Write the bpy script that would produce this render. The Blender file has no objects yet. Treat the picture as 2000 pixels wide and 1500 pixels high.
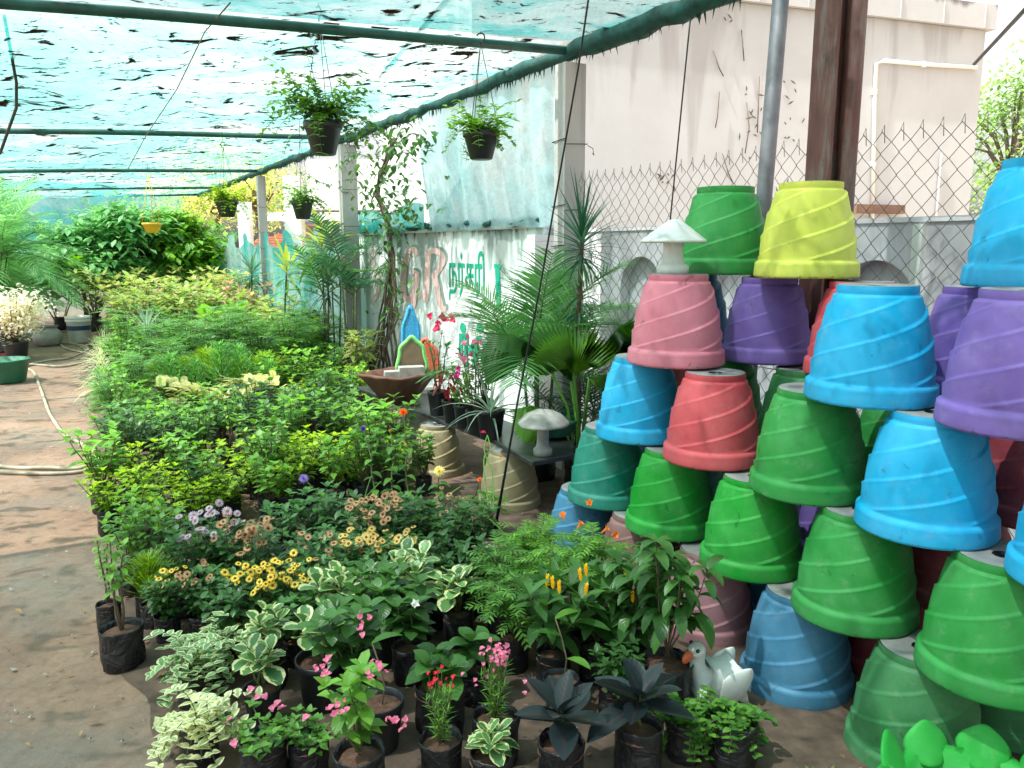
import bpy, math, random
import numpy as np
from mathutils import Vector, Matrix, noise as mnoise
R = random.Random(7)
sc = bpy.context.scene
C = sc.collection
rad = math.radians
# ------------------------------------------------------------------ camera, world, sun, exposure
F_PX, PITCH, EYE, YAW = 1565.0, rad(9.65), 1.64, rad(29)
cam = bpy.data.cameras.new('camera'); cam.sensor_fit = 'HORIZONTAL'; cam.sensor_width = 36
cam.lens = 36 * F_PX / 2000; cam.clip_end = 2000; cam.clip_start = .05
camo = bpy.data.objects.new('camera', cam); C.objects.link(camo)
camo.location = (0, 0, EYE); camo.rotation_euler = (rad(90) - PITCH, 0, 0); sc.camera = camo
SUN_TO = Vector((-.42, -.22, .88)).normalized()
w = bpy.data.worlds.new('World'); sc.world = w; w.use_nodes = True
nt = w.node_tree
sky = nt.nodes.new('ShaderNodeTexSky'); sky.sky_type = 'NISHITA'; sky.sun_disc = False
sky.sun_elevation = math.asin(SUN_TO.z); sky.sun_rotation = math.atan2(SUN_TO.x, SUN_TO.y)
sky.dust_density = 5; sky.air_density = 1.2; sky.ozone_density = .6
hs = nt.nodes.new('ShaderNodeHueSaturation'); hs.inputs['Saturation'].default_value = .12
nt.links.new(sky.outputs[0], hs.inputs['Color'])
bg = nt.nodes['Background']; bg.inputs[1].default_value = .15
nt.links.new(hs.outputs[0], bg.inputs[0])
sl = bpy.data.lights.new('sun', 'SUN'); sl.energy = 4.2; sl.angle = rad(.6); sl.color = (1, .965, .91)
so = bpy.data.objects.new('sun', sl); C.objects.link(so)
so.rotation_euler = (-SUN_TO).to_track_quat('-Z', 'Y').to_euler()
sc.view_settings.view_transform = 'Standard'; sc.view_settings.look = 'None'
sc.view_settings.exposure = 1.32; sc.view_settings.gamma = 1
try:
    sc.cycles.transparent_max_bounces = 24; sc.cycles.max_bounces = 8
    sc.cycles.transmission_bounces = 6; sc.cycles.use_denoising = True
except Exception: pass
# ------------------------------------------------------------------ coordinates: u runs along the path, n across it
SA, CA = math.sin(YAW), math.cos(YAW)
def UN(u, n, z=0): return Vector((-u*SA + n*CA, u*CA + n*SA, z))
def toUN(p): return (-p[0]*SA + p[1]*CA, p[0]*CA + p[1]*SA)
def ray(x, y):
    X, Yc = (x-1000)/F_PX, (750-y)/F_PX
    c, s = math.cos(PITCH), math.sin(PITCH)
    return Vector((X, c + Yc*s, -s + Yc*c))
def G(x, y, z=0.0):
    d = ray(x, y); t = (z-EYE)/d.z
    return Vector((d.x*t, d.y*t, z))
def WN(x, y, n):                       # point on the plane n = const
    d = ray(x, y); t = n/(d.x*CA + d.y*SA)
    return Vector((0, 0, EYE)) + d*t
def WY(x, y, Y):
    d = ray(x, y); return Vector((0, 0, EYE)) + d*(Y/d.y)
# ------------------------------------------------------------------ materials
def mat(name):
    m = bpy.data.materials.new(name); m.use_nodes = True
    return m, m.node_tree, m.node_tree.nodes['Principled BSDF'], m.node_tree.nodes['Material Output']
def node(t, typ, **kw):
    n = t.nodes.new(typ)
    for k, v in kw.items():
        if k in n.inputs: n.inputs[k].default_value = v
        else: setattr(n, k, v)
    return n
def ramp(t, fac, stops):
    r = t.nodes.new('ShaderNodeValToRGB'); e = r.color_ramp.elements
    while len(e) < len(stops): e.new(.5)
    for i, (p, c) in enumerate(stops):
        e[i].position = p; e[i].color = (*c, 1) if len(c) == 3 else c
    t.links.new(fac, r.inputs[0]); return r.outputs[0]
def noise(t, scale, detail=4, rough=.6, vec=None, dist=0):
    n = node(t, 'ShaderNodeTexNoise', Scale=scale, Detail=detail, Roughness=rough, Distortion=dist)
    if vec is None:
        tc = t.nodes.new('ShaderNodeTexCoord'); vec = tc.outputs['Object']
    t.links.new(vec, n.inputs['Vector']); return n.outputs[0]
def mapping(t, scale=(1,1,1), loc=(0,0,0), rot=(0,0,0), out='Object'):
    tc = t.nodes.new('ShaderNodeTexCoord'); mp = t.nodes.new('ShaderNodeMapping')
    mp.inputs['Scale'].default_value = scale; mp.inputs['Location'].default_value = loc; mp.inputs['Rotation'].default_value = rot
    t.links.new(tc.outputs[out], mp.inputs[0]); return mp.outputs[0]
def mix(t, f, a, b):
    m = t.nodes.new('ShaderNodeMix'); m.data_type = 'RGBA'
    for k, v in ((0, f), (6, a), (7, b)):
        if hasattr(v, 'type') and hasattr(v, 'links'): t.links.new(v, m.inputs[k])
        else: m.inputs[k].default_value = v if k == 0 else (*v, 1)
    return m.outputs[2]
def bump(t, p, h, s=.3, d=.01):
    b = node(t, 'ShaderNodeBump', Strength=s, Distance=d); t.links.new(h, b.inputs['Height']); t.links.new(b.outputs[0], p.inputs['Normal'])
def simple(name, c, rough=.6, var=.25, sc_=8, met=0, bmp=.15, spec=.5):
    m, t, p, o = mat(name)
    n = noise(t, sc_, 6, .65)
    dk = tuple(v*(1-var) for v in c); lt = tuple(min(1, v*(1+var)) for v in c)
    t.links.new(ramp(t, n, [(.3, dk), (.7, lt)]), p.inputs['Base Color'])
    p.inputs['Roughness'].default_value = rough; p.inputs['Metallic'].default_value = met
    p.inputs['Specular IOR Level'].default_value = spec
    if bmp: bump(t, p, n, bmp, .004)
    return m
def paint(name, c, fade=.12, spots=True):
    m, t, p, o = mat(name)
    oi = t.nodes.new('ShaderNodeObjectInfo')
    tc = t.nodes.new('ShaderNodeTexCoord'); va = t.nodes.new('ShaderNodeVectorMath'); va.operation = 'ADD'
    t.links.new(tc.outputs['Object'], va.inputs[0]); 
    sc2 = t.nodes.new('ShaderNodeMath'); sc2.operation = 'MULTIPLY'; sc2.inputs[1].default_value = 37
    t.links.new(oi.outputs['Random'], sc2.inputs[0]); t.links.new(sc2.outputs[0], va.inputs[1])
    v = va.outputs[0]
    n1 = noise(t, 5, 5, .6, v); lt = tuple(x + (.6-x)*fade*.9 for x in c); dk = tuple(x*.74 for x in c)
    col = ramp(t, n1, [(.3, dk), (.72, lt)])
    # pale dust streaks
    n3 = noise(t, 14, 8, .75, v)
    col = mix(t, ramp(t, n3, [(.54, (0,0,0)), (.82, (.22,)*3)]), col, (.55, .52, .48))
    if spots:
        n2 = noise(t, 17, 3, .5, v, .6)
        col = mix(t, ramp(t, n2, [(.685, (0,0,0)), (.72, (.55,)*3)]), col, tuple(x*.35+.01 for x in c))
    if spots:                                  # chipped paint along the rim edge, soil splashes
        sp = t.nodes.new('ShaderNodeSeparateXYZ'); t.links.new(tc.outputs['Object'], sp.inputs[0]); n5 = noise(t, 38, 4, .6, v)
        ma = node(t, 'ShaderNodeMath', operation='MULTIPLY_ADD'); t.links.new(sp.outputs[2], ma.inputs[0]); ma.inputs[1].default_value = -9; t.links.new(n5, ma.inputs[2])
        col = mix(t, ramp(t, ma.outputs[0], [(.52, (0,0,0)), (.56, (.75,)*3)]), col, tuple(x*.3+.02 for x in c))
        n6 = noise(t, 9, 7, .75, v); mb = node(t, 'ShaderNodeMath', operation='MULTIPLY_ADD'); t.links.new(sp.outputs[2], mb.inputs[0]); mb.inputs[1].default_value = -.7; t.links.new(n6, mb.inputs[2])
        col = mix(t, ramp(t, mb.outputs[0], [(.42, (0,0,0)), (.62, (.38,)*3)]), col, tuple(x*.45+.07 for x in c))
    t.links.new(col, p.inputs['Base Color']); p.inputs['Roughness'].default_value = .5
    t.links.new(ramp(t, n3, [(.3, (.42,)*3), (.7, (.68,)*3)]), p.inputs['Roughness'])
    p.inputs['Specular IOR Level'].default_value = .28
    bump(t, p, n3, .12, .003)
    return m
def leafmat(name, c1, c2, edge=None, rib=None, edge_at=.62, gloss=.42, tr=.3, patch=None, vein=.5):
    m, t, p, o = mat(name)
    at = node(t, 'ShaderNodeAttribute', attribute_name='rnd')
    uv = t.nodes.new('ShaderNodeUVMap'); sep = t.nodes.new('ShaderNodeSeparateXYZ'); t.links.new(uv.outputs[0], sep.inputs[0])
    ab = node(t, 'ShaderNodeMath', operation='ABSOLUTE'); t.links.new(sep.outputs[0], ab.inputs[0])
    col = ramp(t, at.outputs['Fac'], [(0, c1), (.75, c2), (1, tuple(min(1, v*1.25) for v in c2))])
    nz = noise(t, 60, 3, .6)
    if patch: col = mix(t, ramp(t, noise(t, 26, 3, .5), [(.5, (0,0,0)), (.56, (1,1,1))]), col, patch)
    if edge:
        ad = node(t, 'ShaderNodeMath', operation='MULTIPLY_ADD'); t.links.new(nz, ad.inputs[0]); ad.inputs[1].default_value = .7; t.links.new(ab.outputs[0], ad.inputs[2])
        col = mix(t, ramp(t, ad.outputs[0], [(edge_at+.3, (0,0,0)), (edge_at+.36, (1,1,1))]), col, edge)
    if rib: col = mix(t, ramp(t, ab.outputs[0], [(.05, (.8,)*3), (.12, (0,0,0))]), col, rib)
    t.links.new(col, p.inputs['Base Color']); p.inputs['Roughness'].default_value = gloss
    # faint side veins as relief
    w_ = node(t, 'ShaderNodeMath', operation='MULTIPLY_ADD'); t.links.new(ab.outputs[0], w_.inputs[0]); w_.inputs[1].default_value = -.25; t.links.new(sep.outputs[1], w_.inputs[2])
    s_ = node(t, 'ShaderNodeMath', operation='MULTIPLY'); t.links.new(w_.outputs[0], s_.inputs[0]); s_.inputs[1].default_value = 45
    si = node(t, 'ShaderNodeMath', operation='SINE'); t.links.new(s_.outputs[0], si.inputs[0])
    bump(t, p, si.outputs[0], vein*.35, .002)
    tl = t.nodes.new('ShaderNodeBsdfTranslucent')
    hv = node(t, 'ShaderNodeHueSaturation', Hue=.485, Saturation=1.1, Value=1.7); t.links.new(col, hv.inputs['Color']); t.links.new(hv.outputs[0], tl.inputs[0])
    ms = t.nodes.new('ShaderNodeMixShader'); ms.inputs[0].default_value = tr
    t.links.new(p.outputs[0], ms.inputs[1]); t.links.new(tl.outputs[0], ms.inputs[2]); t.links.new(ms.outputs[0], o.inputs[0])
    return m
M = {}
def crumple():
    m, t, p, o = mat('black_polythene'); oi = t.nodes.new('ShaderNodeObjectInfo'); tc = t.nodes.new('ShaderNodeTexCoord'); va = t.nodes.new('ShaderNodeVectorMath'); va.operation = 'ADD'
    t.links.new(tc.outputs['Object'], va.inputs[0]); t.links.new(oi.outputs['Random'], va.inputs[1])
    n = noise(t, 16, 3, .5, va.outputs[0], 1.6); n2 = noise(t, 9, 7, .7, va.outputs[0])
    t.links.new(ramp(t, n2, [(.45, (.014, .014, .017)), (.62, (.03, .027, .027)), (.78, (.10, .075, .06))]), p.inputs['Base Color'])
    t.links.new(ramp(t, n2, [(.4, (.3,)*3), (.65, (.7,)*3)]), p.inputs['Roughness'])
    bump(t, p, n, .9, .02); return m
M['bag'] = crumple()
M['pot_black'] = simple('black_plastic', (.02, .021, .026), .42, .3, 10)
M['soil'] = simple('red_soil', (.12, .055, .035), .95, .5, 60, bmp=1)
M['stem'] = simple('green_stem', (.09, .12, .035), .6, .3, 30)
M['wood'] = simple('woody_stem', (.16, .11, .065), .8, .4, 30, bmp=.6)
M['bark'] = simple('bark', (.12, .09, .065), .9, .4, 20, bmp=.8)
M['pipe_green'] = simple('green_painted_pipe', (.012, .075, .06), .5, .5, 5, bmp=.2)
M['iron'] = simple('dark_wire', (.035, .033, .035), .5, .3, 30, met=.3)
M['galv'] = simple('galvanised_wire', (.17, .15, .15), .55, .4, 30, met=.4)
M['steel'] = simple('grey_steel_pole', (.24, .22, .24), .6, .35, 6, met=.5, bmp=.3)
def rusty():
    m, t, p, o = mat('rusty_column'); v = mapping(t, (6, 6, .8))
    n = noise(t, 2.2, 8, .7, v); n2 = noise(t, 9, 6, .7)
    c = ramp(t, n, [(.3, (.06, .026, .024)), (.5, (.14, .05, .04)), (.62, (.17, .13, .12)), (.75, (.17, .06, .04))])
    t.links.new(mix(t, ramp(t, n2, [(.55, (0,0,0)), (.75, (.7,)*3)]), c, (.03, .02, .022)), p.inputs['Base Color'])
    p.inputs['Roughness'].default_value = .6; bump(t, p, n2, .4, .004); return m
M['rust'] = rusty()
def wallmat(name, base, stain, streak=.5, tint=None):
    m, t, p, o = mat(name)
    n = noise(t, 1.3, 8, .65); v = mapping(t, (1.3, 1.3, .18)); n2 = noise(t, 1.5, 6, .55, v, .8)
    c = ramp(t, n, [(.3, tuple(x*.86 for x in base)), (.7, base)])
    if tint: c = mix(t, ramp(t, noise(t, .8, 4, .5), [(.4, (0,0,0)), (.6, (1,1,1))]), c, tint)
    tc = t.nodes.new('ShaderNodeTexCoord'); sp = t.nodes.new('ShaderNodeSeparateXYZ'); t.links.new(tc.outputs['Generated'], sp.inputs[0])
    sm = node(t, 'ShaderNodeMath', operation='MULTIPLY_ADD'); t.links.new(sp.outputs[2], sm.inputs[0]); sm.inputs[1].default_value = .45; t.links.new(n2, sm.inputs[2])
    c = mix(t, ramp(t, sm.outputs[0], [(.90, (0,0,0)), (1.10, (streak,)*3)]), c, stain)
    n4 = noise(t, 12, 8, .75)
    c = mix(t, ramp(t, n4, [(.66, (0,0,0)), (.72, (.5,)*3)]), c, tuple(x*.6 for x in base))
    t.links.new(c, p.inputs['Base Color']); p.inputs['Roughness'].default_value = .9; bump(t, p, n4, .25, .006)
    return m
M['bldg'] = wallmat('cream_render', (.53, .54, .54), (.24, .21, .20), .4)
M['parapet'] = wallmat('parapet_render', (.54, .55, .55), (.12, .1, .1), .8)
M['wallpaint'] = wallmat('pale_green_paint', (.62, .72, .69), (.10, .12, .11), .7, (.68, .68, .68))
M['wallgrey'] = wallmat('lavender_grey_render', (.84, .79, .83), (.16, .14, .15), .45)
M['concrete'] = wallmat('post_concrete', (.42, .41, .40), (.12, .11, .11), .5)
M['cream'] = simple('worn_cream_cement', (.36, .29, .17), .75, .3, 6)
M['tub'] = simple('brown_cement', (.13, .055, .035), .75, .35, 9)
M['cementgrey'] = simple('grey_cement', (.36, .34, .31), .85, .3, 14, bmp=.5)
M['white'] = simple('white_paint', (.72, .71, .68), .5, .12, 14)
M['whitewash'] = simple('white_wash', (.85, .84, .80), .8, .06, 3)
M['slab'] = simple('dark_stone_slab', (.035, .04, .038), .32, .5, 7)
M['hose'] = simple('pale_hose', (.36, .31, .22), .6, .45, 5)
M['orange'] = simple('orange_paint', (.75, .14, .05), .5, .15, 20)
M['black'] = simple('black_paint', (.01, .01, .012), .4, .1, 10)
M['navy'] = simple('navy_print', (.02, .05, .12), .5, .1, 10)
M['greencem'] = paint('bright_green_cement', (.01, .44, .04), .1, True)
M['limetrim'] = simple('lime_paint', (.25, .72, .2), .5, .1, 10)
M['bluegl'] = simple('blue_speckled_paint', (.05, .36, .68), .5, .4, 60)
M['redor'] = simple('red_orange_paint', (.72, .13, .07), .5, .2, 20)
M['brownfill'] = simple('brown_plaster', (.21, .15, .09), .9, .25, 10)
M['let_pink'] = simple('faded_pink_lettering', (.68, .45, .43), .9, .18, 12)
M['let_green'] = simple('green_lettering', (.0, .33, .20), .85, .15, 12)
M['let_shade'] = simple('grey_green_lettering', (.22, .30, .27), .9, .2, 12)
M['let_pale'] = simple('pale_pink_lettering', (.62, .50, .49), .9, .1, 12)
M['yellowpot'] = simple('yellow_plastic', (.78, .42, .03), .4, .12, 10)
M['tile'] = simple('roof_tile', (.36, .15, .09), .85, .4, 6)
M['thatch'] = simple('brown_hut_wall', (.17, .10, .07), .9, .4, 8)
M['alum'] = simple('dull_aluminium', (.33, .31, .29), .55, .2, 8, met=.4)
M['potgreen'] = simple('green_plastic', (.03, .16, .09), .5, .2, 8)
M['potred'] = simple('maroon_plastic', (.28, .03, .05), .5, .2, 8)
# leaves
L = leafmat
M['lime'] = L('lime_leaves', (.09, .24, .012), (.30, .46, .03), tr=.42)
M['mid'] = L('mid_green_leaves', (.04, .13, .02), (.12, .28, .04))
M['fresh'] = L('fresh_green_leaves', (.08, .22, .03), (.20, .42, .06), tr=.38)
M['dark'] = L('dark_green_leaves', (.024, .08, .018), (.065, .17, .035), gloss=.36)
M['deep'] = L('deep_green_leaves', (.022, .07, .016), (.055, .14, .035), gloss=.34)
M['bluegreen'] = L('blue_green_leaves', (.035, .12, .03), (.09, .22, .06), gloss=.35)
M['feather'] = L('feathery_leaves', (.06, .19, .03), (.16, .36, .07), tr=.35)
M['conifer'] = L('conifer_leaves', (.07, .24, .05), (.20, .48, .10), tr=.35)
M['mumleaf'] = L('chrysanthemum_leaves', (.025, .08, .02), (.06, .16, .04))
M['varieg'] = L('variegated_leaves', (.05, .15, .05), (.14, .30, .10), edge=(.72, .72, .38), edge_at=.68, gloss=.3)
M['vinca'] = L('variegated_trailing_leaves', (.10, .24, .09), (.22, .38, .16), edge=(.68, .70, .42), edge_at=.6, gloss=.4)
M['vincapale'] = L('pale_variegated_leaves', (.32, .42, .15), (.55, .58, .26), edge=(.80, .78, .52), edge_at=.45, gloss=.4)
M['caladium'] = L('pale_yellow_leaves', (.20, .30, .07), (.56, .54, .20), rib=(.55, .30, .18), tr=.4)
M['croton'] = L('croton_leaves', (.06, .22, .035), (.26, .42, .08), patch=(.52, .44, .20), tr=.35)
M['crotonpink'] = L('pink_croton_leaves', (.30, .30, .08), (.60, .42, .22), patch=(.70, .30, .28), tr=.35)
M['palm'] = L('palm_leaves', (.035, .14, .035), (.12, .32, .09), tr=.35)
M['palmpale'] = L('pale_palm_leaves', (.10, .30, .10), (.26, .50, .20), tr=.4)
M['palmdark'] = L('dark_palm_leaves', (.018, .075, .04), (.05, .15, .08), gloss=.35)
M['fanpalm'] = L('fan_palm_leaves', (.02, .11, .015), (.12, .32, .02), tr=.5)
M['spider'] = L('striped_strap_leaves', (.42, .52, .20), (.60, .64, .34), edge=(.78, .78, .55), edge_at=.6, tr=.4)
M['strapgrey'] = L('grey_strap_leaves', (.20, .33, .24), (.42, .52, .42), tr=.3)
M['purple'] = L('dark_purple_leaves', (.008, .014, .015), (.022, .030, .034), vein=.15, gloss=.3, tr=.1, rib=(.06, .03, .03))
M['cordy'] = L('cordyline_leaves', (.04, .10, .06), (.10, .20, .10), edge=(.28, .12, .13), edge_at=.72)
M['cordyyel'] = L('yellow_cordyline_leaves', (.06, .16, .05), (.40, .46, .08), edge=(.45, .30, .12), edge_at=.7, tr=.4)
M['red_leaf'] = L('red_leaves', (.35, .03, .03), (.55, .07, .06))
M['whitebush'] = L('white_bougainvillea_leaves', (.60, .58, .42), (.85, .80, .66), tr=.4)
M['treeleaf'] = L('tree_leaves', (.26, .34, .08), (.46, .52, .18), tr=.5)
M['treegreen'] = L('tree_green_leaves', (.10, .22, .05), (.24, .40, .12), tr=.35)
M['dry'] = L('dry_leaves', (.18, .09, .04), (.36, .20, .09), tr=.1)
def petal(name, c, c2=None, tr=.3): return L(name, c, c2 or tuple(min(1, x*1.25) for x in c), tr=tr, gloss=.6, vein=.1)
M['p_yellow'] = petal('yellow_petals', (.70, .50, .06)); M['p_tan'] = petal('tan_petals', (.42, .24, .12)); M['p_gold'] = petal('gold_petals', (.60, .42, .12))
M['p_mauve'] = petal('mauve_petals', (.42, .32, .42)); M['p_brown'] = petal('brown_flower_centre', (.16, .07, .02)); M['p_pink'] = petal('pink_petals', (.70, .22, .34))
M['p_rose'] = petal('rose_petals', (.75, .07, .16)); M['p_red'] = petal('red_petals', (.72, .03, .05)); M['p_orange'] = petal('orange_petals', (.80, .22, .03))
M['p_white'] = petal('white_petals', (.78, .76, .72)); M['p_lilac'] = petal('lilac_petals', (.42, .28, .62)); M['p_purple'] = petal('violet_petals', (.16, .04, .45)); M['p_cream'] = petal('cream_petals', (.80, .68, .30))
M['p_bract'] = petal('yellow_bracts', (.80, .58, .02)); M['p_magenta'] = petal('magenta_petals', (.55, .03, .22))
def nets(name, teal, trans, dens_lo, dens_hi, litter=.66, scale=1.0, wh=.40):
    m, t, p, o = mat(name); t.nodes.remove(p)
    n = noise(t, .55*scale, 9, .66, None, .3); fine = noise(t, 24, 6, .75, mapping(t, (1, .16, 1), rot=(0, 0, -YAW)))
    wv = noise(t, 7.0, 10, .88, mapping(t, (1, 1, 1)))
    col = ramp(t, n, [(.36, tuple(x*.75 for x in teal)), (.47, teal), (.58, tuple(.5*x+wh for x in teal))])  # whitish patches: sunlight scattering in the net, painted into its colour
    col = mix(t, ramp(t, wv, [(.47, (0,0,0)), (.70, (.6,)*3)]), col, tuple(x*.4 for x in teal))
    df = t.nodes.new('ShaderNodeBsdfDiffuse'); tl = t.nodes.new('ShaderNodeBsdfTranslucent'); tp = t.nodes.new('ShaderNodeBsdfTransparent')
    tp.inputs[0].default_value = (*trans, 1)
    t.links.new(col, df.inputs[0]); t.links.new(col, tl.inputs[0])
    m1 = t.nodes.new('ShaderNodeMixShader'); m1.inputs[0].default_value = .62; t.links.new(df.outputs[0], m1.inputs[1]); t.links.new(tl.outputs[0], m1.inputs[2])
    op = node(t, 'ShaderNodeMath', operation='MULTIPLY_ADD'); t.links.new(fine, op.inputs[0]); op.inputs[1].default_value = .6
    dn = node(t, 'ShaderNodeMapRange'); t.links.new(n, dn.inputs[0]); dn.inputs[1].default_value = .3; dn.inputs[2].default_value = .7
    dn.inputs[3].default_value = dens_hi - .3; dn.inputs[4].default_value = dens_lo - .3
    t.links.new(dn.outputs[0], op.inputs[2]); op.use_clamp = True
    m2 = t.nodes.new('ShaderNodeMixShader'); t.links.new(op.outputs[0], m2.inputs[0]); t.links.new(tp.outputs[0], m2.inputs[1]); t.links.new(m1.outputs[0], m2.inputs[2])
    last = m2.outputs[0]
    if litter:
        ln = noise(t, 1.25, 5, .62, mapping(t, (2.9, 4.2, 1), (3.1, 1.7, 0), (0, 0, -YAW*.5)), .9)
        ln2 = noise(t, 8, 6, .72, mapping(t, (1, 1.6, 1), (7, 3, 0)))
        a = ramp(t, ln, [(litter-.004, (0,0,0)), (litter+.03, (1,1,1))]); b = ramp(t, ln2, [(litter+.012, (0,0,0)), (litter+.04, (1,1,1))])
        mx = node(t, 'ShaderNodeMath', operation='MAXIMUM'); t.links.new(a, mx.inputs[0]); t.links.new(b, mx.inputs[1])
        dd = t.nodes.new('ShaderNodeBsdfDiffuse'); dd.inputs[0].default_value = (.05, .032, .02, 1)
        m3 = t.nodes.new('ShaderNodeMixShader'); t.links.new(mx.outputs[0], m3.inputs[0]); t.links.new(last, m3.inputs[1]); t.links.new(dd.outputs[0], m3.inputs[2]); last = m3.outputs[0]
    t.links.new(last, o.inputs[0]); return m
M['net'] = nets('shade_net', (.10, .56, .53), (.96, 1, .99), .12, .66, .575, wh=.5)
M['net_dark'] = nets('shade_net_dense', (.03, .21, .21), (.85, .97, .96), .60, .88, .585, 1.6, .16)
M['net_side'] = nets('shade_net_side', (.05, .46, .42), (.45, .85, .80), .70, .88, 0)
M['net_back'] = nets('shade_net_back', (.10, .60, .62), (.6, .95, .95), .42, .7, 0)
M['net_curtain'] = nets('shade_net_curtain', (.50, .80, .84), (.9, 1, 1), .66, .9, 0, 2, .42)
M['netroll'] = simple('rolled_net', (.008, .06, .052), .85, .6, 14, bmp=.8)
def ground():
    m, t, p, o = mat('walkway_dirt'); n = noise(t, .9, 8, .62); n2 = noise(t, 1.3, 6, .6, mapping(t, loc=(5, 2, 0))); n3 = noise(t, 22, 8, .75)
    c = ramp(t, n, [(.3, (.16, .095, .066)), (.5, (.25, .15, .10)), (.68, (.33, .21, .145))])
    c = mix(t, ramp(t, n2, [(.45, (0,0,0)), (.72, (.5,)*3)]), c, (.11, .12, .115))  # grey-blue patches: damp cement, and the net's teal light put into the colour
    c = mix(t, ramp(t, n3, [(.45, (0,0,0)), (.8, (.55,)*3)]), c, (.05, .034, .026))
    vo = node(t, 'ShaderNodeTexVoronoi', Scale=46.0); vo.inputs['Randomness'].default_value = 1
    tc = t.nodes.new('ShaderNodeTexCoord'); t.links.new(tc.outputs['Object'], vo.inputs['Vector'])
    c = mix(t, ramp(t, vo.outputs['Distance'], [(.07, (.5,)*3), (.12, (0,0,0))]), c, (.42, .36, .28))
    t.links.new(c, p.inputs['Base Color'])
    t.links.new(ramp(t, n2, [(.45, (.85,)*3), (.62, (.45,)*3)]), p.inputs['Roughness'])
    bump(t, p, n3, .45, .012); return m
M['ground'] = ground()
M['soilbed'] = simple('brown_soil_ground', (.12, .078, .056), .95, .45, 9, bmp=.9)
M['outer'] = simple('sandy_ground', (.34, .26, .18), .95, .25, .8)
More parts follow.
